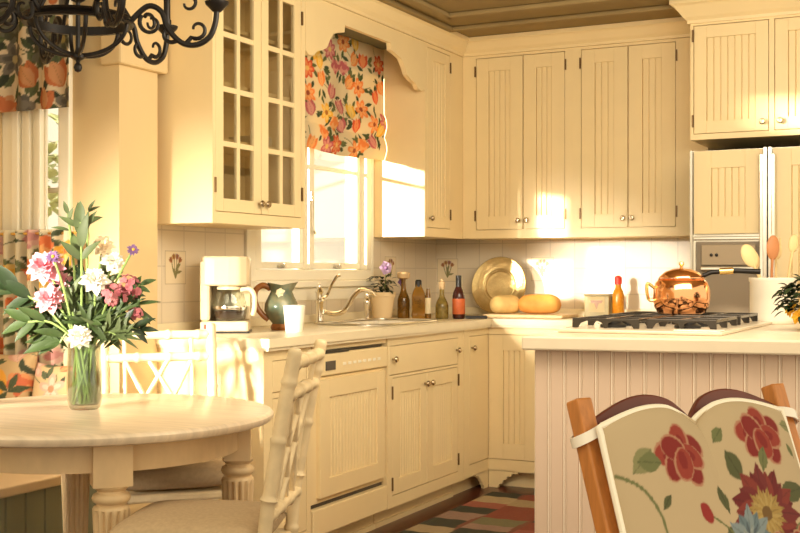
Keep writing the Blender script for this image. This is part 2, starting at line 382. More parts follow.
# tiles
TL = struct(MB().box(0, .012, -2.838, -.012, .925, 1.131).box(0, .012, -2.838, -2.10, 1.131, 1.372).box(0, .012, -.84, -.012, 1.131, 1.372).build('trim_4', TILE))
TBK = struct(MB().box(.012, 1.74, -.012, 0, .925, 1.376).build('trim_5', TILEB))
def deco_tile(parent, pos, rz, seed):
    rs = np.random.RandomState(seed); cv = Canvas(.14, .14, (.80, .68, .48), 700)
    for x in (.0, .14):
        cv.stroke([(x, 0), (x, .14)], .003, (.42, .35, .25)); cv.stroke([(0, x), (.14, x)], .003, (.42, .35, .25))
    for k in range(4):
        a = .9+.45*k; x, y = .07+.045*math.cos(a), .05+.062*math.sin(a)
        cv.stroke([(.07, .025), (.07+.02*math.cos(a), .05), (x, y)], .003, (.22, .20, .08)); cv.tulip(x, y, .02, a, [(.45, .22, .10), (.36, .22, .22), (.50, .33, .10)][k % 3], (.30, .12, .06))
    for k in range(5): cv.leaf(.07, .03+.008*k, .045, .014, rs.uniform(.2, 2.9), (.24, .22, .10))
    o = sheet('decorative_tile', 60, 60, lambda a, b: (a*.14, 0, b*.14), cv, TILEP, parent); o.location = pos; o.rotation_euler = (0, 0, rz)
deco_tile(TL, (.0135, -2.68, 1.125), PI/2, 1); deco_tile(TBK, (.02, -.0135, 1.12), 0, 2); deco_tile(TBK, (.632, -.0135, 1.125), 0, 3); deco_tile(TL, (.0135, -.70, 1.125), PI/2, 4)

# ------------------------------------------------------------------ CABINETS (local frame: x along the wall, back at y=0, front at y=-depth)
def knob(parent, x, y, z):
    M = Matrix.Translation((x, y, z)) @ Matrix.Rotation(PI/2, 4, 'X')
    return MB().lathe([(.005, 0), (.005, .012), (.013, .016), (.015, .022), (.011, .028), (.0, .029)], 14, M=M).build('knob', NICKEL, parent, smooth=True)
def hinge(parent, x, y, z): return MB().box(x-.004, x+.004, y-.006, y+.002, z-.03, z+.03).build('hinge', HINGE, parent)
def door(root, x0, x1, z0, z1, y, style='bead', fw=.062, knobs=(), hinges=(), name='door', pitch=.033, m_=None, arched=False):
    g = .003; x0 += g; x1 -= g; z0 += g; z1 -= g; t = .02; m = MB()
    if style == 'flat':
        m.box(x0, x1, y, y+t, z0, z1)
    else:
        m.box(x0, x0+fw, y, y+t, z0, z1); m.box(x1-fw, x1, y, y+t, z0, z1); m.box(x0+fw, x1-fw, y, y+t, z0, z0+fw); m.box(x0+fw, x1-fw, y, y+t, z1-fw, z1)
    a0, a1, b0, b1 = x0+fw, x1-fw, z0+fw, z1-fw
    if style == 'bead':
        m.box(a0, a1, y+.014, y+t, b0, b1); n = max(2, round((a1-a0)/pitch)); p = (a1-a0)/n
        for i in range(n):                                        # V-jointed boards
            l, r = a0+i*p+.0008, a0+(i+1)*p-.0008
            m.prism([(l, y+.014), (l, y+.011), (l+.003, y+.007), (r-.003, y+.007), (r, y+.011), (r, y+.014)], b0, b1, lambda q, w, z: (q, w, z))
    if style == 'glass':
        xm = (a0+a1)/2; m.box(xm-.011, xm+.011, y+.002, y+t-.002, b0, b1)
        for k in range(1, 4):
            zz = b0+(b1-b0)*k/4; m.box(a0, xm-.011, y+.002, y+t-.002, zz-.011, zz+.011); m.box(xm+.011, a1, y+.002, y+t-.002, zz-.011, zz+.011)
    d = m.build(name, m_ or PAINT, root, bevel=.0025 if style == 'flat' else .0015)
    if style == 'glass': MB().box(a0, a1, y+.009, y+.011, b0, b1).build('glass_pane', CABG, d)
    for kx, kz in knobs: knob(d, kx, y, kz)
    for hx, hz in hinges: hinge(d, hx, y, hz)
    return d
def carcass(root, w, depth, z0, z1, opens, hollow=False, back=0.003, mt=None, name='carcass'):
    """box with a face frame; openings (x0,x1,z0,z1) are left for the doors"""
    m = MB(); d = depth-.021; mt = mt or PAINT
    if not hollow: m.box(0, w, -d, -back, z0, z1)
    else:
        t = .018; m.box(0, t, -d, -back, z0, z1); m.box(w-t, w, -d, -back, z0, z1); m.box(t, w-t, -d, -back, z0, z0+t); m.box(t, w-t, -d, -back, z1-t, z1); m.box(t, w-t, -t-back, -back, z0+t, z1-t)
    xs = sorted({0, w, *[o[0] for o in opens], *[o[1] for o in opens]}); zs = sorted({z0, z1, *[o[2] for o in opens], *[o[3] for o in opens]})
    for a, b in zip(xs, xs[1:]):
        run = None
        for c, e in list(zip(zs, zs[1:]))+[(None, None)]:
            solid = c is not None and not any(o[0] <= (a+b)/2 <= o[1] and o[2] <= (c+e)/2 <= o[3] for o in opens)
            if solid: run = [run[0] if run else c, e]
            elif run: m.box(a, b, -depth, -d, run[0], run[1]); run = None
    return m.build(name, mt, root)
R90 = PI/2
UZ0, UZ1 = 1.37, 2.42
# glass-fronted wall cabinet
gc = thing('wall_cabinet', 'cream wall cabinet with two glass doors left of the sink window', 'cabinet', (.0, -2.79, 0), R90)
W = .70; ops = [(.025, .345, 1.415, 2.40), (.355, .665, 1.415, 2.40)]
ops = [(.02, .348, 1.415, 2.40), (.348, .668, 1.415, 2.40)]
carcass(gc, W, .33, UZ0, UZ1, ops, True)
door(gc, *ops[0], -.33, 'glass', .052, [(.325, 1.46)], [(.016, 1.52), (.016, 2.30)]); door(gc, *ops[1], -.33, 'glass', .052, [(.372, 1.46)], [(.672, 1.52), (.672, 2.30)])
for z in (1.70, 1.93, 2.16): MB().box(.02, .68, -.29, -.02, z, z+.016).build('shelf', PAINT, gc)
# corner wall cabinet on the window wall
rc = thing('wall_cabinet', 'narrow cream wall cabinet in the corner, right of the sink window', 'cabinet', (0, -.842, 0), R90)
carcass(rc, .512, .33, UZ0, UZ1, [(.03, .33, 1.418, 2.40)])
door(rc, .03, .33, 1.418, 2.40, -.33, 'bead', .06, [(.055, 1.47)], [(.334, 1.50), (.334, 2.33)])
# back wall cabinets
for (xa, xb, d0, d1, d2, lab) in ((.331, .994, .412, .70, .948, 'double-door cream beadboard wall cabinet above the brass platter'), (.994, 1.735, 1.04, 1.305, 1.565, 'double-door cream beadboard wall cabinet nearest the refrigerator')):
    t = thing('wall_cabinet', lab, 'cabinet', (xa, -.001, 0), 0)
    o = [(d0-xa, d1-xa, 1.418, 2.405), (d1-xa, d2-xa, 1.418, 2.405)]
    carcass(t, xb-xa, .33, UZ0, UZ1, o)
    door(t, *o[0], -.33, 'bead', .075, [(d1-xa-.025, 1.47)], [(d0-xa-.004, 1.50), (d0-xa-.004, 2.33)]); door(t, *o[1], -.33, 'bead', .075, [(d1-xa+.025, 1.47)], [(d2-xa+.004, 1.50), (d2-xa+.004, 2.33)])
# crown moulding
def crown(m, path, z0, z1, out):
    prof = [(0, z0), (.012, z0), (.014, z0+.015), (.03, z0+.03), (out*.8, z1-.03), (out, z1-.022), (out, z1), (0, z1)]
    P = [Vector((x, y, 0)) for x, y in path]; rings = []
    for i, p in enumerate(P):
        def nrm(a, b): d = (b-a).normalized(); return Vector((d.y, -d.x, 0))
        ns = []
        if i > 0: ns.append(nrm(P[i-1], p))
        if i < len(P)-1: ns.append(nrm(p, P[i+1]))
        n = ns[0] if len(ns) == 1 else (ns[0]+ns[1])/(1+ns[0].dot(ns[1]))
        rings.append([m.bm.verts.new((p.x+n.x*o, p.y+n.y*o, z)) for o, z in prof])
    k = len(prof)
    for A, B in zip(rings, rings[1:]):
        for i in range(k): m.bm.faces.new((A[i], A[(i+1) % k], B[(i+1) % k], B[i]))
    m.bm.faces.new(rings[0][::-1]); m.bm.faces.new(rings[-1])
m = MB(); crown(m, [(.002, -2.79), (.33, -2.79), (.33, -.331), (1.72, -.331)], 2.421, 2.517, .07); struct(m.build('trim_6', PAINT))
# shaped valance board over the sink window
vb = thing('window_valance_board', 'scalloped cream valance board bridging the cabinets over the sink window', 'valance', (0, 0, 0))
right = [(-1.25, 2.345), (-1.245, 2.31), (-1.19, 2.30), (-1.13, 2.285), (-1.09, 2.25), (-1.06, 2.21), (-1.01, 2.19), (-.96, 2.18), (-.925, 2.155), (-.88, 2.15), (-.843, 2.165)]
left = [(-2.089-(.843+y)-0.0, z) for y, z in right]; left = [(-1.726-(y+1.25)*.88, z) for y, z in right]
poly = [(-.843, 2.42)] + [(y, z) for y, z in right[::-1]] + left + [(-2.088, 2.42)]
MB().prism(poly, .305, .33, lambda p, q, t: (t, p, q)).build('board', PAINT, vb)
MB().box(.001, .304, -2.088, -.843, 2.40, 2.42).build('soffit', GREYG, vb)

# ---- base units of the sink run (local x = world y - y0)
BZ0, BZ1 = .092, .875
def toe(root, w, depth=.53): return MB().box(.002, w-.002, -depth, -.004, .0, BZ0-.001).box(.002, w-.002, -depth-.012, -depth, 0, .022).build('toe_kick', PAINT, root)
bl = thing('base_cabinet', 'cream base cabinet with drawer at the open end of the sink counter', 'cabinet', (0, -2.838, 0), R90)
carcass(bl, .345, .60, BZ0, BZ1, [(.06, .315, .71, .835), (.06, .315, .135, .69)]); toe(bl, .345)
door(bl, .06, .315, .71, .835, -.60, 'flat', name='drawer', knobs=[(.19, .77)]); door(bl, .06, .315, .135, .69, -.60, 'bead')
# dishwasher
dw = thing('dishwasher', 'cream panelled dishwasher with dark display, left of the sink cabinet', 'dishwasher', (0, -2.488, 0), R90)
w = .672
MB().box(.006, w-.006, -.575, -.03, .1, .862).build('body', DGREY, dw)
dd = door(dw, .05, w-.04, .245, .735, -.612, 'bead', .075, name='door_panel', pitch=.026)
MB().box(.008, w-.008, -.592, -.576, .225, .742).build('door', PAINT, dw, bevel=.003)
m = MB(); m.box(.008, w-.008, -.606, -.576, .746, .838); m.build('control_panel', PAINT, dw, bevel=.006)
MB().box(.105, .185, -.609, -.606, .768, .806).build('display', DGREY, dw)
for k in range(8): MB().box(.25+.045*k, .276+.045*k, -.609, -.606, .782, .794).build('button', TRIMW, dw, bevel=.001)
MB().box(.09, .30, -.609, -.577, .8385, .852).build('handle_recess', BLACK, dw)
MB().box(.008, w-.008, -.60, -.576, .853, .874).build('top_rail', PAINT, dw, bevel=.003)
MB().box(.008, w-.008, -.606, -.56, .095, .205).build('kick_panel', PAINT, dw, bevel=.004)
MB().box(.002, w-.002, -.53, -.10, 0, .094).box(.002, w-.002, -.542, -.53, 0, .022).build('toe_kick', PAINT, dw)
# sink cabinet
sc_ = thing('base_cabinet', 'cream sink base cabinet with false drawer over two beadboard doors', 'cabinet', (0, -1.812, 0), R90)
carcass(sc_, .869, .60, BZ0, BZ1, [(.02, .798, .70, .838), (.05, .424, .145, .688), (.424, .798, .145, .688)], hollow=True); toe(sc_, .869)
door(sc_, .02, .798, .70, .838, -.60, 'flat', name='drawer_front', knobs=[(.05, .775), (.775, .775)])
door(sc_, .05, .424, .145, .688, -.60, 'bead', .07, [(.395, .635)], [(.046, .2), (.046, .62)], pitch=.024); door(sc_, .424, .798, .145, .688, -.60, 'bead', .07, [(.452, .635)], [(.802, .21), (.802, .62)], pitch=.024)
# corner base with its bi-fold door and shaped foot
cb = thing('base_cabinet', 'cream corner base cabinet with folding door and scrolled foot', 'cabinet', (0, 0, 0))
m = MB(); m.box(.003, .579, -.94, -.003, BZ0, BZ1); m.box(.579, 1.0, -.579, -.003, BZ0, BZ1)
m.box(.579, .60, -.94, -.866, BZ0, BZ1); m.box(.579, .60, -.866, -.579, .838, BZ1); m.box(.579, .60, -.866, -.579, BZ0, .155)
m.box(.60, 1.0, -.60, -.579, .838, BZ1); m.box(.60, 1.0, -.60, -.579, BZ0, .155); m.box(.90, 1.0, -.60, -.579, .155, .838); m.build('carcass', PAINT, cb)
MB().box(.003, .53, -.94, -.53, 0, BZ0-.001).box(.003, 1.0, -.53, -.003, 0, BZ0-.001).build('toe_kick', PAINT, cb)
d1 = door(cb, -.866, -.5975, .155, .838, -.60, 'flat', knobs=[(-.835, .775)]); d1.rotation_euler = (0, 0, R90)
d2 = door(cb, .5975, .90, .155, .838, -.60, 'bead', .085, pitch=.035)
st = [(0, .0), (.055, 0), (.062, .02), (.08, .024), (.084, .042), (.102, .046), (.108, .064), (.13, .066), (.136, .08), (.17, .082), (.17, .095), (0, .095)]
MB().prism(st, -.60, -.582, lambda p, q, t: (.602+p, t, q)).prism(st, .582, .60, lambda p, q, t: (t, -.602-p, q)).build('scrolled_foot', PAINT, cb)
bb = thing('base_cabinet', 'cream base cabinet on the back wall, behind the island', 'cabinet', (1.001, 0, 0))
carcass(bb, .73, .60, BZ0, BZ1, [(.03, .37, .155, .838), (.37, .70, .155, .838)]); toe(bb, .73)
door(bb, .03, .37, .155, .838, -.60, 'bead', .07, [(.34, .775)]); door(bb, .37, .70, .155, .838, -.60, 'bead', .07, [(.40, .775)])
# counter of the L run, cut out for the sink
SX0, SX1, SY0, SY1 = .15, .53, -1.72, -1.06
ct = thing('countertop', 'long cream countertop running under the window and along the back wall', 'countertop', (0, 0, 0))
m = MB(); z0, z1 = .886, .923
def slab(m, z0, z1, e):
    m.box(.0, SX0, -2.845-e, -.001, z0, z1); m.box(SX1, .625+e, -2.845-e, -.001, z0, z1); m.box(SX0, SX1, -2.845-e, SY0, z0, z1); m.box(SX0, SX1, SY1, -.001, z0, z1); m.box(.625+e, 1.735, -.625-e, -.001, z0, z1)
slab(m, .889, .923, .01); slab(m, .876, .888, 0); m.build('slab', COUNT, ct)
MB().box(.013, .032, -2.84, -.013, .9235, .965).box(.032, 1.735, -.032, -.013, .9235, .965).build('backsplash_strip', COUNT, ct, bevel=.004)
sk = thing('kitchen_sink', 'cream sink set into the counter below the window', 'sink', (0, 0, 0))
m = MB(); g = .004; a0, a1, b0, b1, zt, zb = SX0+g, SX1-g, SY0+g, SY1-g, .922, .74; t = .012
m.box(a0, a1, b0, b1, zb-t, zb); m.box(a0, a0+t, b0, b1, zb, zt); m.box(a1-t, a1, b0, b1, zb, zt); m.box(a0+t, a1-t, b0, b0+t, zb, zt); m.box(a0+t, a1-t, b1-t, b1, zb, zt); m.build('basin', CERAM, sk)
pts = []
for k in range(40):
    a = 2*PI*k/40; cx, cy, rx, ry = (a0+a1)/2, (b0+b1)/2, (a1-a0)/2+.012, (b1-b0)/2+.012; e = .35
    pts.append((cx+rx*abs(math.cos(a))**e*(1 if math.cos(a) > 0 else -1), cy+ry*abs(math.sin(a))**e*(1 if math.sin(a) > 0 else -1), .928))
MB().tube(pts, .0065, 8, True).build('rim', STEEL, sk, smooth=True)
# ---- refrigerator and the cabinet over it
fr = thing('refrigerator', 'cream panelled side-by-side refrigerator with water dispenser in the left door', 'refrigerator', (1.742, -.02, 0))
MB().box(0, .93, -.66, 0, .02, 1.775).build('body', STEEL, fr)
m = MB(); m.box(0, .012, -.765, -.665, .03, 1.772); m.box(.352, .366, -.775, -.665, .03, 1.772); m.box(.012, .352, -.73, -.665, .03, 1.772); m.build('freezer_door', STEEL, fr)
up = thing_dummy = None
dfz = door(fr, .012, .35, 1.36, 1.772, -.75, 'bead', .085, name='door_panel'); door(fr, .012, .35, .05, .86, -.75, 'bead', .085, name='door_panel')
m = MB(); m.box(.012, .35, -.752, -.731, 1.334, 1.35); m.box(.012, .026, -.752, -.731, .87, 1.334); m.box(.336, .35, -.752, -.731, .87, 1.334); m.box(.026, .336, -.752, -.731, .87, .89); dsp = m.build('dispenser_frame', CHROME, fr, bevel=.003)
MB().box(.026, .336, -.7305, -.7295, .89, 1.325).build('dispenser_well', mat('grey_well', (.28, .22, .15), .4), dsp); MB().box(.05, .31, -.76, -.731, 1.185, 1.203).build('dispenser_shelf', CHROME, dsp, bevel=.004)
MB().box(.05, .31, -.745, -.731, 1.21, 1.31).build('dispenser_panel', mat('taupe_panel', (.42, .33, .22), .4), dsp, bevel=.004); MB().ball((.10, -.748, 1.26), .008).ball((.125, -.748, 1.26), .008).build('dispenser_button', BLACK, dsp)
m = MB(); m.box(.374, .388, -.775, -.665, .03, 1.772); m.box(.388, .93, -.73, -.665, .03, 1.772); m.build('refrigerator_door', STEEL, fr)
door(fr, .388, .92, .05, 1.772, -.75, 'bead', .085, name='door_panel')
MB().box(.335, .352, -.795, -.75, .9, 1.74).build('handle', CHROME, fr, bevel=.004); MB().box(.39, .407, -.795, -.75, .9, 1.74).build('handle', CHROME, fr, bevel=.004)
fc = thing('wall_cabinet', 'cream beadboard cabinet with heavy crown above the refrigerator', 'cabinet', (1.737, -.002, 0))
carcass(fc, .95, .75, 1.828, 2.43, [(.015, .375, 1.855, 2.39), (.40, .76, 1.855, 2.39)])
door(fc, .015, .375, 1.855, 2.39, -.75, 'bead', .06, [(.347, 1.90)], [(.012, 1.92), (.012, 2.34)]); door(fc, .40, .76, 1.855, 2.39, -.75, 'bead', .06, [(.428, 1.90)])
m = MB(); crown(m, [(0, -.345), (0, -.75), (.95, -.75)], 2.40, 2.512, .085); m.build('crown', PAINT, fc)
# ---- island
isl = thing('kitchen_island', 'kitchen island clad in blush beadboard beneath the cooktop', 'island', (1.745, -3.0, 0), 0)
ANG = math.radians(9); Mi = Matrix.Rotation(ANG, 4, 'Z')
m = MB(); m.prism([(0, .03), (1.6, .03+1.6*math.tan(ANG)), (1.6, 1.42), (0, 1.42)], 0, .924, lambda p, q, t: (p, q, t)); m.build('body', ISLP, isl)
m = MB(); n = 32; p = .0506
for i in range(n):
    l, r = i*p+.0008, (i+1)*p-.0008; w_ = .0065
    m.prism([(l, .028), (l, .004), (l+.002, .002), (r-.011, .002), (r-.009, .0045), (r-.007, .0045), (r-.005, .0005), (r-.001, .0005), (r, .004), (r, .028)], .0, .924, lambda q, w, z: tuple(Mi @ Vector((q, w, z))))
m.build('beadboard_panel', ISLP, isl)
m = MB()
for i in range(n): m.box((i+1)*p-.0088, (i+1)*p-.0052, .0005, .0044, .0, .923, Mi); m.box(i*p-.0007, i*p+.0007, .0015, .004, .0, .923, Mi)
m.build('bead', mat('bead_highlight', (.88, .76, .60), .45), isl)  # paler colour stands in for light caught along the beads
ict = tag(MB().prism([(1.715, -3.045), (3.35, -3.045+1.635*math.tan(ANG)), (3.35, -1.55), (1.715, -1.55)], .925, .97, lambda p, q, t: (p, q, t)).build('island_countertop', ISLTOP, bevel=.006), 'thick pale countertop of the island carrying the cooktop', 'countertop')
ck = thing('cooktop', 'gas cooktop with heavy black grates set on the island counter', 'cooktop', (1.745, -2.78, .9705))
cw, cd = .55, .98
MB().box(0, cw, 0, cd, 0, .012).build('plate', mat('warm_enamel', (.70, .60, .45), .25), ck, bevel=.004)
MB().box(.39, cw-.01, .02, .10, .012, .016).build('control_strip', CERAM, ck, bevel=.002)
for (gx, gy) in ((.02, .10), (.27, .14), (.02, .54), (.27, .56)):
    gw, gd = .235, .36; m = MB(); z0, z1 = .013, .046; t = .009
    for yy in (gy, gy+gd/2-t/2, gy+gd-t):                      # side rails with arched openings
        m.prism([(0, z0), (.02, z0), (.03, z0+.016), (.05, z0+.024), (.09, z0+.024), (.108, z0+.016), (.1125, z0), (.1225, z0), (.127, z0+.016), (.145, z0+.024), (.185, z0+.024), (.205, z0+.016), (.215, z0), (.235, z0), (.235, z1), (0, z1)], yy, yy+t, lambda p, q, s, gx=gx: (gx+p, s, q))
    for xx in (gx, gx+gw-t): m.box(xx, xx+t, gy+t, gy+gd-t, z1-.010, z1)
    m.box(gx+gw/2-.005, gx+gw/2+.005, gy+t, gy+gd-t, z1-.014, z1)
    gr = m.build('grate', mat('satin_grate', (.06, .05, .04), .25, metal=.5), ck, bevel=.002)
    for yy in (gy+gd*.27, gy+gd*.73):
        MB().lathe([(.045, .0125), (.045, .022), (.03, .03), (.03, .038), (0, .04)], 18, (gx+gw/2, yy, 0)).build('burner', BLACK, ck, smooth=True)
# ------------------------------------------------------------------ FABRICS
GRN = [(.10, .13, .045), (.17, .19, .07), (.06, .09, .04)]
rs = np.random.RandomState(11); cv = Canvas(.96, .72, (.80, .67, .43), 420)
cv.random_floral(44, .060, GRN, [((.72, .13, .05), (.82, .33, .12), (.85, .6, .2)), ((.82, .30, .08), (.85, .48, .18), (.4, .1, .04)), ((.84, .52, .07), (.88, .66, .2), (.5, .2, .04)), ((.58, .15, .16), (.75, .36, .28), (.8, .6, .2))], rs, 1.45)
def shadefn(a, b):
    y = -1.82+a*.972; z = 1.79+b*.607; x = .075+.012*math.sin(a*9)*(.3+.7*(1-b))+.004*math.sin(a*31+1)
    k = (1-b)*4
    if b < .42: x += .016*abs(math.sin(b/.42*PI*2))
    z -= .012*math.sin(a*PI*1.0)*(1-b)
    return (x, y, z)
tag(sheet('roman_shade', 190, 150, shadefn, cv, FABT, thick=.003), 'floral roman shade with red and yellow tulips over the sink window', 'shade')
cv = Canvas(.5, .65, (.74, .60, .40), 420); rs = np.random.RandomState(18)
cv.random_floral(26, .072, [(.07, .09, .04), (.12, .14, .06), (.04, .05, .03)], [((.42, .05, .03), (.55, .16, .07), (.6, .4, .15)), ((.20, .17, .13), (.12, .11, .09), (.5, .4, .2)), ((.55, .17, .06), (.62, .30, .13), (.2, .05, .02)), ((.16, .15, .10), (.09, .09, .05), (.4, .3, .1))], rs, 1.5)
vc = tag(sheet('window_valance_curtain', 120, 130, lambda a, b: (-.50+a*.44, -3.17+.018*math.sin(a*22)*(1-.4*b), 1.80+b*.62+.004*math.sin(a*22)), cv, FABT, thick=.003), 'floral valance curtain at the top of the nook window', 'curtain')
cv = Canvas(.5, .62, (.84, .74, .52), 420); rs = np.random.RandomState(9)
cv.random_floral(17, .06, [(.12, .15, .06), (.2, .22, .1), (.08, .1, .05)], [((.78, .22, .07), (.85, .45, .16), (.85, .66, .3)), ((.86, .50, .07), (.88, .62, .2), (.6, .2, .05)), ((.70, .34, .30), (.80, .52, .42), (.85, .6, .3))], rs)
cf = thing('cafe_curtain', 'gathered floral cafe curtain across the lower nook window', 'curtain', (0, 0, 0))
sheet('cloth', 130, 120, lambda a, b: (-.50+a*.44, -3.145+.02*math.sin(a*44)-.01*a, .76+b*.58), cv, FABT, cf, thick=.003)
MB().tube([(-.51, -3.145, 1.325), (-.05, -3.145, 1.325)], .006, 8).build('rod', BRASSP, cf, smooth=True)
# bench with two cushions
BENW = mat('bench_cream', (.78, .64, .42), .5)
bn = thing('window_bench', 'built-in bench with sage green beadboard front under the nook windows', 'bench', (0, 0, 0))
MB().box(-.46, .10, -5.2, -3.12, .415, .45).build('bench_top', BENW, bn, bevel=.006)
m = MB(); m.box(-.46, .045, -5.2, -3.14, 0, .414)
for k in range(22): a = -5.2+k*.0935; m.prism([(a+.001, .045), (a+.001, .057), (a+.005, .062), (a+.0885, .062), (a+.0925, .057), (a+.0925, .045)], 0, .414, lambda p, q, t: (q, p, t))
m.build('beadboard_front', GREENB, bn)
def pillow_fn(w, h, d, side):
    def f(a, b):
        x = (a-.5)*2; z = (b-.5)*2; e = (1-abs(x)**2.6)*(1-abs(z)**2.6); k = max(0, e)**.45
        p = 1-.07*(1-abs(x)**2)*abs(z)**4; q = 1-.07*(1-abs(z)**2)*abs(x)**4
        return (x*w/2*q, side*d/2*k, z*h/2*p)
    return f
def throw_pillow(label, loc, rot, w, h, d, seed, fruit):
    rs = np.random.RandomState(seed); cv = Canvas(w, h, (.58, .40, .20), 500)
    cv.random_floral(9, .06, [(.09, .11, .05), (.16, .17, .07), (.05, .06, .03)], [((.62, .15, .06), (.72, .30, .12), (.3, .1, .03)), ((.64, .34, .24), (.72, .46, .34), (.4, .2, .1))], rs)
    if fruit:
        cv.ell(w*.42, h*.68, .085, .07, .2, (.80, .38, .05)); cv.ell(w*.36, h*.70, .03, .055, .1, (.86, .50, .10)); cv.ell(w*.48, h*.68, .025, .055, .1, (.74, .31, .03))
        cv.stroke([(w*.45, h*.85), (w*.50, h*.91), (w*.56, h*.93)], .005, (.10, .08, .03)); cv.flower(w*.68, h*.42, .05, 6, (.62, .32, .24), (.70, .44, .34), (.75, .5, .2)); cv.ell(w*.42, h*.38, .035, .03, 0, (.70, .13, .04))
        for a in (.3, 1.2, 2.5, 3.9): cv.leaf(w*.75, h*.62, .08, .03, a, (.07, .09, .04))
    r = thing('throw_pillow', label, 'pillow', loc); r.rotation_euler = rot
    for s in (-1, 1): sheet('pillow_front' if s < 0 else 'pillow_back', 90, 90, pillow_fn(w, h, d, s), cv, FABRIC, r)
    return r
throw_pillow('floral throw pillow printed with a big orange fruit, on the bench', (-.325, -3.25, .665), (math.radians(-10), 0, .08), .29, .42, .12, 21, True)
throw_pillow('floral throw pillow on the bench directly behind the vase', (-.075, -3.21, .645), (math.radians(-9), 0, .06), .25, .38, .10, 33, False)
# ------------------------------------------------------------------ TABLE
TX, TY = .612, -3.81
tb = thing('dining_table', 'round pickled-wood dining table with fluted turned legs', 'table', (TX, TY, 0))
MB().lathe([(0, .717), (.53, .717), (.545, .722), (.552, .732), (.552, .741), (.546, .748), (.535, .751), (0, .751)], 96).build('tabletop', TABW, tb, smooth=True, angle=35)
# the apron: a ring between leg blocks
m = MB(); ri, ro = .425, .447
for k in range(96):
    a, b = 2*PI*k/96, 2*PI*(k+1)/96
    v = [m.bm.verts.new((r*math.cos(t), r*math.sin(t), z)) for r, z in ((ri, .635), (ro, .635), (ro, .7165), (ri, .7165)) for t in (a, b)]
    for q in ((0,1,3,2),(2,3,5,4),(4,5,7,6),(6,7,1,0)): m.bm.faces.new([v[i] for i in q])
bmesh.ops.remove_doubles(m.bm, verts=m.bm.verts, dist=1e-5); m.build('apron', LEGW, tb, smooth=True, angle=40)
for d in (-42, 32, 138, 212):
    a = math.radians(d); x, y = .442*math.cos(a), .442*math.sin(a)
    lg = MB(); M = Matrix.Translation((x, y, 0)) @ Matrix.Rotation(a+PI/4+.35, 4, 'Z')
    M = Matrix.Translation((x, y, 0)) @ Matrix.Rotation(a, 4, 'Z')
    lg.box(-.04, .04, -.052, .052, .60, .7165, M)
    lg.lathe([(.018, .0), (.026, .02), (.03, .05), (.034, .09), (.026, .10), (.032, .115), (.032, .13), (.036, .15), (.046, .44), (.049, .50), (.050, .525), (.050, .538), (.046, .545), (.040, .548), (.040, .552), (.048, .557), (.052, .567), (.048, .577), (.038, .582), (.037, .587), (.046, .594), (.048, .60), (0, .60)], 64, (x, y, 0), flute=(.15, .53, 14, .22))
    lg.build('leg', LEGW, tb, smooth=True, angle=50)
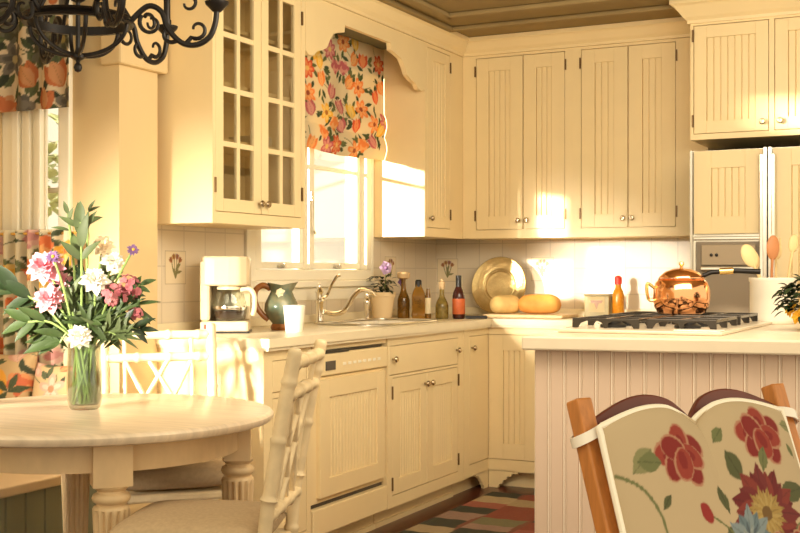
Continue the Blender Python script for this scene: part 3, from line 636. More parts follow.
# ------------------------------------------------------------------ BAMBOO CHAIRS
def bamboo(m, P, r, step=.16, seg=10):
    P = [Vector(p) for p in P]; out = []; rad = []; L = 0; nextn = step*.6
    S = spline(P, 10) if len(P) > 2 else [P[0].lerp(P[1], k/24) for k in range(25)]
    tot = sum((b-a).length for a, b in zip(S, S[1:])); n = max(12, int(tot/.008)); acc = 0; cum = [0]
    for a, b in zip(S, S[1:]): cum.append(cum[-1]+(b-a).length)
    for i in range(n+1):
        d = tot*i/n; k = max(j for j in range(len(cum)) if cum[j] <= d+1e-9); k = min(k, len(S)-2)
        t = (d-cum[k])/max(1e-9, cum[k+1]-cum[k]); out.append(S[k].lerp(S[k+1], t))
        q = abs((d+step*.45) % step - step/2); rad.append(r*(1+.30*math.exp(-(q/.005)**2)) * (1 if 0 < i < n else .7))
    m.tube(out, rad, seg)
def bamboo_chair(label, loc, rz, lat):
    ch = thing('dining_chair', label, 'chair', loc, rz, 'bamboo-style chairs around the round table')
    for s in (-1, 1):
        m = MB(); bamboo(m, [(s*.185, .19, 0), (s*.19, .20, .45), (s*.193, .235, .72), (s*.195, .285, .985)], .0185, .15); m.build('back_post', BAMB, ch, smooth=True, angle=60)
        m = MB(); bamboo(m, [(s*.20, -.19, 0), (s*.20, -.19, .44)], .0165, .15); m.build('leg', BAMB, ch, smooth=True, angle=60)
    def bk(x, z): return (x, .20+.085*((z-.45)/.535)**1.25 if z > .45 else .2, z)
    for z, nm in ((.945, 'crest_rail'), (.865, 'back_rail'), (.56, 'back_rail')):
        m = MB(); bamboo(m, [bk(-.19, z), bk(.19, z)], .0165, .11); m.build(nm, BAMB, ch, smooth=True, angle=60)
    for x in (-.12, .12):
        m = MB(); bamboo(m, [bk(x, .56), bk(x, .75), bk(x, .945)], .0075, .1, 8); m.build('spindle', BAMB, ch, smooth=True, angle=60)
    for s in (-1, 1):
        m = MB(); bamboo(m, [bk(s*.12, .855), bk(s*.05, .72)], .0085, .1, 8); bamboo(m, [bk(s*.05, .72), bk(-s*.035, .855)], .0085, .1, 8); bamboo(m, [bk(s*.05, .72), bk(s*.12, .57)], .0085, .1, 8); bamboo(m, [bk(s*.05, .72), bk(-s*.035, .57)], .0085, .1, 8); m.build('lattice_rod', BAMB, ch, smooth=True, angle=60)
    m = MB(); m.box(-.205, .205, -.205, .205, .425, .452); m.build('seat_frame', BAMB, ch, bevel=.008)
    for y in (-.19, ):
        m = MB(); bamboo(m, [(-.2, y, .20), (.2, y, .20)], .010, .1); bamboo(m, [(-.19, .19, .24), (.19, .19, .24)], .010, .1)
        for s in (-1, 1): bamboo(m, [(s*.195, -.19, .16), (s*.19, .19, .16)], .010, .1)
        m.build('stretcher', BAMB, ch, smooth=True, angle=60)
    # boxed seat cushion
    m = MB(); N = 28; rows = []
    for side in (0, 1):
        for j in range(N+1):
            row = []
            for i in range(N+1):
                x = (i/N-.5)*2; y = (j/N-.5)*2; e = (1-abs(x)**4)*(1-abs(y)**4); k = max(0, e)**.35
                row.append(m.bm.verts.new((x*.205, y*.20-.012, .492 + (.052*k if side else -.038*k))))
            rows.append(row)
    for side in (0, 1):
        for j in range(N):
            for i in range(N):
                A, B = rows[side*(N+1)+j], rows[side*(N+1)+j+1]; m.bm.faces.new((A[i], A[i+1], B[i+1], B[i]))
    bmesh.ops.remove_doubles(m.bm, verts=m.bm.verts, dist=1e-4); m.build('seat_cushion', SEATF, ch, smooth=True, angle=80)
    return ch
def rot_xy(rz, x, y): return (x*math.cos(rz)-y*math.sin(rz), x*math.sin(rz)+y*math.cos(rz))
def place_from_tops(A, B, back):
    """A,B: world xy of the two post tops seen from the front-left to right; returns loc and rz for a chair whose tops sit at local y=back"""
    mx, my = (A[0]+B[0])/2, (A[1]+B[1])/2; tx, ty = B[0]-A[0], B[1]-A[1]; rz = math.atan2(ty, tx)
    ox, oy = rot_xy(rz, 0, back); return (mx-ox, my-oy, 0), rz
A = RF(-.257, 2.94); B = RF(-.2216, 3.30)
loc, rz = place_from_tops(B, A, .285)      # front faces the table
bamboo_chair('cream bamboo-style chair seen from behind, right of the table by the dishwasher', loc, rz, 0)
A = RF((104-400)/FOC*4.26, 4.26); B = RF((210-400)/FOC*4.38, 4.38)
loc, rz = place_from_tops(A, B, .285)
bamboo_chair('cream bamboo-style chair facing the camera beyond the table, by the counter end', loc, rz, 1)
# ------------------------------------------------------------------ FLORAL CHAIR at lower right
A = (2.431, -4.683); B = (2.69, -4.254)
RC = math.radians(20); SEATB = .22; topz = .957
backy = SEATB + (topz-.46)*math.tan(RC)
loc, rz = place_from_tops(A, B, backy)
fch = thing('side_chair', 'honey wood side chair with scalloped crest, in front of the island', 'chair', loc, rz)
def bp(x, h, off=0): # point on the back plane: h measured up along the post above the seat line
    return Vector((x, SEATB + h*math.sin(RC) - off*math.cos(RC), .46 + h*math.cos(RC) + off*math.sin(RC)*-1*-1))
HT = (topz-.46)/math.cos(RC)
for s in (-1, 1):
    m = MB(); w_, d_ = .017, .016; x = s*.243
    P = [(bp(x, -.0), 1), (bp(x, HT), 1)]
    vs = []
    for c, _ in P:
        vs.append([m.bm.verts.new(c+Vector((dx, 0, 0))+Vector((0, math.cos(RC), -math.sin(RC)))*dy) for dx, dy in ((-w_, -d_), (w_, -d_), (w_, d_), (-w_, d_))])
    low = [m.bm.verts.new((x+dx, .2+dy, 0)) for dx, dy in ((-w_, -d_), (w_, -d_), (w_, d_), (-w_, d_))]
    for A_, B_ in ((low, vs[0]), (vs[0], vs[1])):
        for i in range(4): m.bm.faces.new((A_[i], A_[(i+1) % 4], B_[(i+1) % 4], B_[i]))
    m.bm.faces.new(low[::-1]); m.bm.faces.new(vs[1]); m.build('back_post', ORANGE, fch, bevel=.004)
    MB().box(s*.22-.018, s*.22+.018, -.24, -.204, 0, .43).build('leg', ORANGE, fch, bevel=.004)
def slat(hc, amp, wd, th=.012):
    xs = [(-.226+.452*k/40) for k in range(41)]
    def top(x): q = abs(x)/.226; return hc + amp*(math.sin(PI*min(1, q)**.85)) - .012*max(0, 1-q*6)
    m = MB(); pol = [(x, top(x)) for x in xs] + [(x, hc-wd+amp*.3*math.sin(PI*abs(x)/.226)) for x in xs[::-1]]
    m.prism(pol, -th/2, th/2, lambda p, q, t: tuple(bp(p, q, t))); return m
slat(HT-.036, .036, .075).build('crest_rail', REDW, fch, bevel=.003)
slat(HT-.25, .03, .06).build('back_slat', REDW, fch, bevel=.003)
MB().box(-.245, .245, -.245, .215, .42, .45).build('seat', ORANGE, fch, bevel=.01)
# its back cushion (tied on: a thing of its own)
CWd, CHt = .46, .52
cv = Canvas(CWd, CHt, (.48, .37, .22), 640); g1, g2, g3 = (.08, .085, .03), (.14, .15, .055), (.22, .21, .09)
def S(u, v):                                                  # photo-like layout on the cloth
    return ((u-592)/196*CWd, CHt*.965 - (v-402)/131*.27)
def stk(pts, w, c): cv.stroke([S(*p) for p in pts], w, c)
for (u, v, r) in ((655, 436, .062), (744, 426, .062)):
    x, y = S(u, v); cv.rose(x, y, r, (.20, .014, .010), (.27, .035, .02), (.40, .19, .11), rs)
stk([(594, 436), (612, 455), (622, 480), (624, 510)], .003, g2); stk([(800, 480), (775, 488), (762, 510)], .004, g1); stk([(622, 525), (640, 508), (668, 505)], .004, g1)
for (u, v, L, W_, a, c) in ((606, 440, .06, .042, .5, g3), (612, 432, .055, .035, -.3, g2), (625, 475, .032, .018, .7, g1), (690, 478, .05, .024, 1.8, g1), (680, 500, .04, .022, .5, g1), (745, 480, .08, .04, .3, g1), (752, 505, .07, .035, -.2, g2), (712, 462, .07, .035, 1.9, g1), (660, 520, .09, .05, .2, g1), (670, 528, .08, .04, -.4, g2), (770, 520, .07, .04, .8, g1), (775, 530, .06, .035, 2.2, g2), (778, 442, .03, .015, 2., g2), (735, 458, .05, .025, 1.2, g2), (695, 418, .03, .03, .4, g2), (772, 412, .05, .025, .1, g3)):
    x, y = S(u, v); cv.leaf(x, y, L, W_, a, c)
stk([(668, 484), (684, 492), (700, 505)], .0025, g2); x, y = S(666, 483); cv.ell(x, y, .013, .018, .3, (.26, .02, .015))
x, y = S(727, 492); cv.aster(x, y, .090, 24, [(.13, .012, .012), (.20, .03, .02), (.15, .02, .018)], [(.40, .28, .09), (.34, .22, .06)], (.15, .08, .02), .2)
x, y = S(703, 508); cv.aster(x, y, .062, 14, [(.12, .17, .19), (.20, .25, .26)], [(.28, .32, .30), (.09, .12, .14)], (.5, .4, .15))
for (u, v, r) in ((730, 527, .045), (760, 522, .045), (712, 548, .04)): x, y = S(u, v); cv.rose(x, y, r, (.22, .02, .015), (.30, .07, .04), (.42, .26, .14), rs)
x, y = S(745, 560); cv.peony(x, y, .06, [(.5, .06, .04), (.66, .2, .1)])
for q in range(5): x, y = S(620+40*q, 575+6*(q % 2)); cv.flower(x, y, .04, 6, (.55, .1, .05), (.66, .3, .14), (.7, .5, .2), q); cv.leaf(x, y, .08, .03, q*1.3, g1)
cu = thing('chair_cushion', 'floral tapestry cushion tied to the honey wood side chair', 'cushion', loc, rz)
def cush(side):
    def f(a, b):
        x = (a-.5)*2; ed = (1-abs(x)**5)*(1-abs(2*b-1)**7); k = max(0, ed)**.5
        top = HT-.058 + .026*math.sin(PI*min(1, abs(x))**.8) - .006*max(0, 1-abs(x)*4)
        h = -.03 + (top+.03)*b
        dimp = .012*max(0, 1-abs(x)*3)*max(0, (b-.5)*2)
        off = .040 + side*(.026*k) - (dimp if side > 0 else 0)
        return tuple(bp(x*.224*(1+.02*(1-b))-.024, h, off))
    return f
sheet('cushion_front', 230, 260, cush(1), cv, FABRIC, cu); 
cvb = Canvas(CWd, CHt, (.74, .62, .42), 60); sheet('cushion_back', 40, 40, cush(-1), cvb, FABRIC, cu)
e = [cush(1)(a, 1) for a in np.linspace(0, 1, 60)] + [cush(1)(1, b) for b in np.linspace(1, 0, 40)[1:]] + [cush(1)(a, 0) for a in np.linspace(1, 0, 40)[1:]] + [cush(1)(0, b) for b in np.linspace(0, 1, 40)[1:-1]]
MB().tube(e, .006, 8, True).build('piping', TRIMW, cu, smooth=True)
for s in (-1, 1):
    c = bp(s*.243, HT-.062); ax = Vector((0, math.cos(RC), -math.sin(RC))); ua = Vector((0, math.sin(RC), math.cos(RC))); pts = []
    for k in range(28):
        a = 2*PI*k/28; pts.append(c + Vector((1, 0, 0))*(.024*math.cos(a)*(1.25 if s*math.cos(a) < 0 else 1)) + ax*(.026*math.sin(a)) + ua*(.010*math.cos(a)*-s))
    m = MB(); rings = []
    for k, p in enumerate(pts):
        o_ = (p-c); o_ = (o_-ua*o_.dot(ua)).normalized(); rings.append([m.bm.verts.new(p+ua*.009+o_*.001), m.bm.verts.new(p-ua*.009+o_*.001), m.bm.verts.new(p-ua*.009+o_*.004), m.bm.verts.new(p+ua*.009+o_*.004)])
    for A_, B_ in zip(rings, rings[1:]+rings[:1]):
        for i in range(4): m.bm.faces.new((A_[i], A_[(i+1) % 4], B_[(i+1) % 4], B_[i]))
    m.build('tie', CERAM, cu, smooth=True, angle=50)
# ------------------------------------------------------------------ RUG
rs = np.random.RandomState(3); cv = Canvas(1.0, 1.9, (.3, .1, .06), 160)
pal = [(.30, .07, .04), (.05, .05, .03), (.46, .35, .20), (.52, .20, .08), (.22, .20, .10), (.38, .24, .18), (.16, .04, .03), (.55, .42, .24), (.40, .12, .08)]
cv.A *= .6
for i in range(4):
    y = 0.
    while y < 1.9:
        hh = rs.uniform(.09, .19); col = np.array(pal[rs.randint(len(pal))])*.72
        mk = ((cv.X >= i*.26-.05) & (cv.X < (i+1)*.26-.05+.03*np.sin(cv.Y*9)) & (cv.Y >= y) & (cv.Y < y+hh)).astype(float); cv.put(mk, col); y += hh
cv.A *= (1+.15*(NR.rand(*cv.X.shape)-.5))[..., None]
rg = sheet('rug', 130, 240, lambda a, b: (.70+a*.96, -2.95+b*2.16, .008+.001*math.sin(a*60)), cv, RUGM, thick=.010)
tag(rg, 'patchwork rug of red, tan and black blocks on the floor by the island', 'rug')
# ------------------------------------------------------------------ CHANDELIER
chx, chy = RF((78-400)/FOC*3.5, 3.5); zc = CZ + (HZ-21)/FOC*3.5
cd_ = thing('chandelier', 'black wrought-iron scroll chandelier hanging above the round table', 'chandelier', (chx, chy, zc))
m = MB(); R_ = .152
m.prism([(R_-.008, -.014), (R_+.006, -.014), (R_+.010, -.006), (R_+.006, .0), (R_+.010, .006), (R_+.006, .014), (R_-.008, .014)], 0, 1, lambda p, q, t: (p, q, t)) if False else None
prof = [(R_-.008, -.013), (R_+.006, -.013), (R_+.011, -.007), (R_+.004, 0), (R_+.011, .007), (R_+.006, .013), (R_-.008, .013)]
rings = [[m.bm.verts.new((r*math.cos(2*PI*k/64), r*math.sin(2*PI*k/64), z)) for r, z in prof] for k in range(64)]
for A_, B_ in zip(rings, rings[1:]+rings[:1]):
    for i in range(len(prof)): m.bm.faces.new((A_[i], A_[(i+1) % len(prof)], B_[(i+1) % len(prof)], B_[i]))
m.build('ring', IRON, cd_, smooth=True, angle=40)
for k in range(6):
    a = 2*PI*k/6+.35; c_, s_ = math.cos(a), math.sin(a); m = MB()
    m.tube([(r*c_, r*s_, z) for r, z in [(R_-.002-(R_-.014)*(1-math.cos(t)), -.092*math.sin(t)-.01) for t in np.linspace(0, PI/2, 14)]], .0065, 8); m.build('basket_strap', IRON, cd_, smooth=True)
m = MB(); m.lathe([(0, -.153), (.009, -.149), (.013, -.139), (.010, -.129), (.005, -.124), (.007, -.118), (.021, -.110), (.022, -.102), (.010, -.095), (.007, -.08), (0, -.075)], 18); m.build('finial', IRON, cd_, smooth=True)
m = MB(); m.tube([(0, 0, -.09), (0, 0, .42)], .007, 8); m.lathe([(0, .05), (.02, .06), (.03, .08), (.02, .10), (.03, .12), (.012, .15), (0, .16)], 16); m.tube([(0, 0, .42), (0, 0, 2.519-zc)], .005, 6); m.lathe([(0, 2.47-zc), (.04, 2.48-zc), (.06, 2.519-zc), (0, 2.519-zc)], 18); m.build('stem', IRON, cd_, smooth=True)
for k in range(3):
    a = 2*PI*k/3+.5; MB().tube([(R_*math.cos(a), R_*math.sin(a), .01), (.06*math.cos(a), .06*math.sin(a), .16), (.006*math.cos(a), .006*math.sin(a), .33)], .006, 8).build('hanger_rod', IRON, cd_, smooth=True)
def curl(cx, cz, r0, turns, sgn, start):
    out = []
    for t in np.linspace(0, 1, 22): a = start+sgn*turns*2*PI*t; r = r0*(1-.62*t); out.append((cx+r*math.cos(a), cz+r*math.sin(a)))
    return out
for k in range(6):
    az = math.radians(26.57+2) + k*PI/3; c_, s_ = math.cos(az), math.sin(az)
    def V3(P): return [(r*c_, r*s_, z) for r, z in P]
    arm = MB(); S_ = [(R_+.002, .0), (.205, .045), (.245, .03), (.265, -.02), (.305, -.062), (.35, -.068), (.388, -.045), (.405, -.005), (.41, .04)]
    P = spline([(r, z, 0) for r, z in S_], 7); arm.tube(V3([(p.x, p.y) for p in P]), .0085, 8)
    arm.tube(V3([(.300, -.058)] + [(x, z) for x, z in curl(.272, -.036, .028, .75, -1, -.7)]), [.007]+[.007-.003*t for t in np.linspace(0, 1, 22)], 7)
    arm.tube(V3([(.318, -.064)] + [(x, z) for x, z in curl(.352, -.022, .030, .85, 1, -2.2)]), [.007]+[.007-.003*t for t in np.linspace(0, 1, 22)], 7)
    arm.tube(V3([(x, z) for x, z in curl(.215, -.005, .036, .9, 1, 2.4)]), [.007-.003*t for t in np.linspace(0, 1, 22)], 7)
    arm.tube(V3([(x, z) for x, z in curl(.325, .055, .030, .9, -1, 2.6)]), [.007-.003*t for t in np.linspace(0, 1, 22)], 7)
    ao = arm.build('arm', IRON, cd_, smooth=True)
    cxy = (.41*c_, .41*s_, .03); MB().lathe([(0, 0), (.012, .0), (.02, .008), (.034, .022), (.036, .03), (.014, .032), (.014, .05), (0, .05)], 18, cxy).build('candle_cup', IRON, ao, smooth=True)
    MB().lathe([(.011, .05), (.011, .16), (.004, .175), (0, .18)], 12, cxy).build('candle_sleeve', IRON, ao, smooth=True)
# ------------------------------------------------------------------ THINGS ON THE SINK COUNTER
TOPZ = .9235
cm = thing('coffee_maker', 'cream drip coffee maker with glass carafe at the end of the counter', 'coffee maker', (.20, -2.515, TOPZ), math.radians(30))
MB().box(-.10, .10, -.075, .105, 0, .05).build('base', APPL, cm, bevel=.012); MB().box(-.10, -.058, -.07, .105, .05, .30).build('tower', APPL, cm, bevel=.012)
MB().box(-.10, .10, .055, .105, .05, .30).build('back', APPL, cm, bevel=.01)
MB().prism([(-.10, -.02), (-.10, .10), (.10, .10), (.10, -.02), (.09, -.05), (.06, -.078), (.02, -.085), (-.04, -.082), (-.085, -.075)], .195, .318, lambda p, q, t: (p, q, t)).build('brew_head', APPL, cm, bevel=.010)
MB().box(-.103, .103, -.078, .108, -.0, .008).build('foot', BLACK, cm)
cf_ = MB().lathe([(.058, .052), (.066, .06), (.07, .09), (.068, .125), (.058, .16), (.05, .178), (.052, .182)], 28, (.02, -.02, 0)).build('carafe', WATER, cm, smooth=True)
MB().lathe([(0, .053), (.055, .054), (.063, .062), (.066, .08), (.066, .092), (0, .092)], 28, (.02, -.02, 0)).build('coffee', COFFEE, cf_, smooth=True)
MB().lathe([(.0705, .098), (.0712, .102), (.0712, .108), (.0705, .112)], 28, (.02, -.02, 0)).build('band', CHROME, cf_, smooth=True)
MB().lathe([(0, .18), (.054, .18), (.054, .192), (.02, .2), (0, .2)], 28, (.02, -.02, 0)).build('lid', APPL, cf_, smooth=True)
MB().tube(spline([(.07, -.055, .178), (.105, -.08, .182), (.125, -.095, .155), (.125, -.095, .10), (.118, -.09, .075)]), .010, 8).build('carafe_handle', APPL, cf_, smooth=True)
MB().box(-.082, -.066, -.079, -.074, .018, .036).build('switch', REDCAP, cm)
pc = thing('pitcher', 'teal and brown majolica pitcher between coffee maker and sink', 'pitcher', (.29, -2.225, TOPZ), math.radians(27))
m = MB(); prof = [(0, 0), (.042, 0), (.046, .012), (.038, .028), (.055, .05), (.074, .085), (.072, .115), (.056, .148), (.046, .165), (.054, .185), (.060, .195), (.056, .194), (.040, .165), (0, .15)]
m.lathe(prof, 30)
for v in m.bm.verts:
    if v.co.z > .155: k = (v.co.z-.155)/.04; v.co.x += .010*k*max(0, v.co.x/.05)*1.2; v.co.z += .012*k*abs(v.co.x)/.06
m.build('jug_body', TEALG, pc, smooth=True, angle=60)
MB().lathe([(0, 0), (.0425, -.0005), (.0468, .012), (.0405, .027)], 30).build('foot', BROWNG, pc, smooth=True)
MB().tube(spline([(-.046, 0, .180), (-.080, 0, .195), (-.112, 0, .17), (-.112, 0, .115), (-.085, 0, .07), (-.055, 0, .045)]), .013, 10).build('handle', BROWNG, pc, smooth=True)
m = MB(); m.bloom((.0, -.058, .165), (0, -1, .2), .022, 6, 2); m.build('relief_flower', LABELC, pc, smooth=True)
MB().lathe([(0, .004), (.03, .004), (.034, .0), (.037, .003), (.047, .11), (.051, .113), (.048, .113), (.044, .11), (.036, .012), (0, .012)], 28).build('mug', CERAM, None, smooth=True, loc=(.44, -2.36, TOPZ))
tag(bpy.data.objects['mug'], 'white flared cup standing on the counter in front of the pitcher', 'cup')
fa = thing('faucet', 'polished chrome faucet with S-curved spout behind the sink', 'faucet', (.115, -1.60, TOPZ))
MB().lathe([(0, 0), (.027, 0), (.027, .008), (.020, .014), (.018, .03), (.020, .10), (.024, .105), (.024, .115), (.018, .12), (.018, .15), (.022, .155), (.014, .17), (.006, .185), (.008, .195), (0, .2)], 22).build('column', CHROME, fa, smooth=True)
MB().tube(spline([(.015, .01, .06), (.03, .09, .045), (.05, .16, .06), (.06, .22, .12), (.07, .29, .16), (.08, .37, .155), (.085, .42, .13)]), .0125, 12).build('spout', CHROME, fa, smooth=True)
MB().tube(spline([(.0, .02, .125), (.0, .07, .135), (.0, .12, .19), (-.0, .17, .23), (0, .20, .235)]), [.007]*20+[.008]*13, 8).build('lever', CHROME, fa, smooth=True)
sp = thing('side_sprayer', 'chrome side sprayer beside the sink, left of the potted pansy', 'sprayer', (.13, -1.135, TOPZ))
MB().lathe([(0, 0), (.022, 0), (.022, .006), (.013, .014), (.012, .05), (.016, .07), (.019, .09), (.019, .105), (.012, .115), (.016, .125), (.012, .14), (0, .145)], 18).build('sprayer_body', CHROME, sp, smooth=True)
# potted pansy
pv = thing('potted_pansy', 'pale flowerpot with one lilac pansy at the right of the sink', 'potted plant', (.125, -.945, TOPZ))
MB().lathe([(0, .008), (.048, .008), (.050, .008), (.066, .12), (.072, .122), (.072, .145), (.064, .145), (.062, .13), (0, .125)], 28).build('pot', TERRA, pv, smooth=True, angle=35)
MB().lathe([(0, 0), (.060, 0), (.064, .007), (0, .0075)], 28).build('saucer', TERRA, pv, smooth=True)
m = MB()
for k in range(80):
    a = random.uniform(0, 6.28); r = random.uniform(0, .06); z = .14+random.uniform(0, .09)
    d = (math.cos(a), math.sin(a), random.uniform(-.3, .8)); m.leaf((r*math.cos(a), r*math.sin(a), z), d, (0, 0, 1), random.uniform(.03, .05), .022, .5, 4)
m.build('foliage', LEAFD, pv, smooth=True)
def pansy(par, c, R, m_):
    m = MB(); c = Vector(c); ax = Vector((.75, -.65, .1)).normalized(); m.bloom(c, ax, R, 5, 1, .2); m.build('flower', m_, par, smooth=True)
    MB().ball(c+ax*.004, R*.28, 8).build('flower_eye', PURPLE, par, smooth=True); MB().tube([c, c-Vector((0, 0, .06)), c-Vector((.01, 0, .12))], .002, 6).build('stem', STEM, par)
pansy(pv, (.02, .0, .275), .042, LILAC); pansy(pv, (.06, .11, .20), .024, PURPLE)
# bottles
def bottle(label, loc, prof, m_, cap=None, capm=None, lab=None, labm=None, square=False, name='bottle', grp='bottles in the counter corner', labname='paper_label'):
    r = thing(name, label, 'bottle', loc, .5, grp)
    seg = 4 if square else 22
    o = MB().lathe(prof, seg, M=Matrix.Rotation(PI/4, 4, 'Z') if square else None).build('glass_body', m_, r, smooth=not square, bevel=.006 if square else 0)
    if cap: MB().lathe(cap, 16).build('stopper', capm, r, smooth=True, angle=40)
    if lab: MB().lathe(lab, seg, M=Matrix.Rotation(PI/4, 4, 'Z') if square else None).build(labname, labm, r, smooth=not square)
    return r
def bp_(R, H, sh, rn): return [(0, 0), (R*.9, 0), (R, .008), (R, sh), (R*.85, sh+.02), (rn*1.2, sh+.05), (rn, sh+.065), (rn, H), (0, H)]
bottle('dark amber oil bottle with pale cork, touching the pot of pansy', (.20, -.84, TOPZ), bp_(.034, .215, .10, .014), AMBERD, [(0, .215), (.016, .2152), (.034, .222), (.036, .25), (.02, .256), (0, .256)], CORK)
bottle('square amber oil bottle with black cap', (.285, -.83, TOPZ), bp_(.052, .16, .125, .020), AMBER, [(.014, .16), (.018, .162), (.018, .205), (.012, .212), (0, .212)], BLACK, square=True)
bottle('slim pale bottle with long cream label, squeezed between oil bottles', (.345, -.835, TOPZ), bp_(.017, .155, .10, .008), AMBERD, None, None, [(.0175, .03), (.0176, .03), (.0176, .115), (.0175, .115)], LABELC)
bottle('corked bottle of yellow-green herb oil', (.40, -.775, TOPZ), bp_(.036, .165, .07, .013), HERBO, [(.014, .16), (.016, .163), (.018, .2), (.010, .204), (.010, .215), (0, .22)], CORK)
bottle('dark wine-red bottle with orange-red label, last before the knife', (.475, -.72, TOPZ), bp_(.034, .19, .125, .013), VINEG, [(.0135, .165), (.0165, .166), (.0165, .235), (0, .236)], BLACK, [(.0347, .025), (.0350, .026), (.0350, .108), (.0347, .109)], LABELR)
kn = thing('kitchen_knife', 'kitchen knife with black handle lying at the counter corner', 'knife', (.60, -.695, TOPZ), math.radians(27))
MB().box(-.09, .03, -.011, .011, .001, .018).build('handle', BLACK, kn, bevel=.005)
MB().prism([(.03, -.013), (.03, .013), (.12, .013), (.17, .0), (.15, -.009), (.10, -.013)], .006, .008, lambda p, q, t: (p, q, t)).build('blade', CHROME, kn)
pl = thing('platter', 'round embossed brass platter leaning on the back wall tiles', 'platter', (.47, -.105, TOPZ+.001))
M = Matrix.Rotation(math.radians(-76), 4, 'X') @ Matrix.Rotation(0, 4, 'Z'); Rp = .172
pr = [(0, .0), (.06, .000), (.084, .001), (.088, .010), (.096, .012), (.100, .009), (.106, .012), (.12, .0125), (.150, .016), (.155, .020), (.163, .020), (.170, .016), (.172, .020), (.168, .025), (.155, .021), (.12, .010), (.096, .009), (.088, -.002), (0, -.003)]
Mp = Matrix.Translation((0, .0, .172)) @ Matrix.Rotation(math.radians(78), 4, 'X') 
MB().lathe(pr, 56, M=Mp).build('dish', BRASS, pl, smooth=True, angle=60)
bo = tag(MB().box(.52, .99, -.50, -.22, TOPZ+.0005, TOPZ+.0195).build('bread_board', BOARD, bevel=.006), 'wooden bread board with two loaves on the back counter', 'board')
def loaf(label, cx, cy, L, W_, H, m_, rz):
    m = MB(); N, K = 30, 20; rings = []
    for i in range(N+1):
        t = i/N; q = (1-abs(2*t-1)**4)**.5; x = (t-.5)*L
        rings.append([m.bm.verts.new((x, W_/2*max(q, .02)*math.cos(2*PI*k/K)*(1 if math.sin(2*PI*k/K) > -.2 else .92), (H*.45)+H*.55*max(q, .02)*math.sin(2*PI*k/K) if math.sin(2*PI*k/K) > 0 else (H*.45)*(1+max(q, .05)*math.sin(2*PI*k/K)))) for k in range(K)])
    for A_, B_ in zip(rings, rings[1:]):
        for k in range(K): m.bm.faces.new((A_[k], A_[(k+1) % K], B_[(k+1) % K], B_[k]))
    m.bm.faces.new(rings[0][::-1]); m.bm.faces.new(rings[-1])
    return tag(m.build('bread_loaf', m_, None, smooth=True, loc=(cx, cy, TOPZ+.020), rot=(0, 0, rz)), label, 'bread', 'bread loaves')
loaf('paler shorter bread loaf, closer to the platter', .615, -.385, .19, .115, .104, BREADL, math.radians(55)); loaf('longer orange-crusted bread loaf at the right of the board', .80, -.335, .245, .12, .110, BREAD, math.radians(12))
sv = thing('spice_tin', 'small square olive-yellow tin on the back counter, left of the hot sauce', 'tin', (1.09, -.17, TOPZ), .1)
MB().box(-.07, .07, -.05, .05, 0, .122).build('tin_body', TIN, sv, bevel=.005); MB().box(-.072, .072, -.052, .052, .122, .133).build('lid', mat('tin_lid', (.32, .25, .12), .35), sv, bevel=.003)
MB().prism([(-.035, .095), (.035, .095), (.028, .08), (.012, .08), (0, .045), (-.012, .08), (-.028, .08)], -.0525, -.0505, lambda p, q, t: (p, t, q)).build('emblem', BROWNG, sv); MB().box(-.045, .045, -.0506, -.0502, .03, .115).build('paper_label', mat('tan_label', (.50, .38, .18), .6), sv)
bottle('orange hot sauce bottle with red cap', (1.21, -.19, TOPZ), [(0, 0), (.03, 0), (.033, .006), (.033, .12), (.028, .145), (.018, .165), (.016, .185), (0, .185)], HOTS, [(.018, .185), (.021, .187), (.021, .225), (.010, .235), (0, .235)], REDCAP, grp=None)
# ------------------------------------------------------------------ THINGS ON THE ISLAND
GZ = .9705+.0465
px, py = 2.01, -2.11
pt_ = thing('cooking_pot', 'shiny round copper pot with lid and long handle on the cooktop', 'pot', (px, py, GZ), 0)
MB().lathe([(0, 0), (.078, 0), (.090, .006), (.102, .028), (.107, .06), (.106, .092), (.098, .118), (.086, .130), (.090, .134), (.082, .134), (.078, .125), (0, .123)], 40).build('pot_body', COPPER, pt_, smooth=True, angle=50)
ld = MB().lathe([(.0, .135), (.084, .135), (.084, .140), (.064, .158), (.036, .170), (.0, .174)], 36).build('lid', COPPER, pt_, smooth=True, angle=50)
MB().lathe([(0, .172), (.006, .174), (.006, .181), (.011, .188), (.009, .196), (0, .199)], 14).build('lid_knob', BRASSP, ld, smooth=True)
d = Vector((.93, .30, 0)).normalized(); 
MB().tube([(d.x*.08, d.y*.08, .145), (d.x*.11, d.y*.11, .158), (d.x*.20, d.y*.20, .164), (d.x*.29, d.y*.29, .160)], [.009, .009, .010, .011], 10).build('long_handle', IRON, pt_, smooth=True)
MB().tube([(d.x*.14, d.y*.14, .161), (d.x*.19, d.y*.19, .1635)], .013, 10).build('handle_ferrule', BRASSP, pt_, smooth=True)
e = Vector((-.89, -.45, 0)); f_ = Vector((.45, -.89, 0))
MB().tube(spline([tuple(e*.10+f_*-.0+Vector((0, 0, .095))), tuple(e*.128+Vector((0, 0, .115))), tuple(e*.132+Vector((0, 0, .09))), tuple(e*.125+Vector((0, 0, .055))), tuple(e*.107+Vector((0, 0, .05)))]), .006, 8).build('side_handle', BRASSP, pt_, smooth=True)
cx_, cy_ = 2.285, -1.72
tag(MB().lathe([(0, 0), (.082, 0), (.088, .006), (.090, .02), (.090, .165), (.094, .170), (.094, .183), (.084, .183), (.082, .17), (.082, .02), (0, .018)], 40).build('utensil_crock', CROCKM, None, smooth=True, loc=(cx_, cy_, .9705), angle=40), 'wide white stoneware crock holding wooden spoons on the island', 'crock')
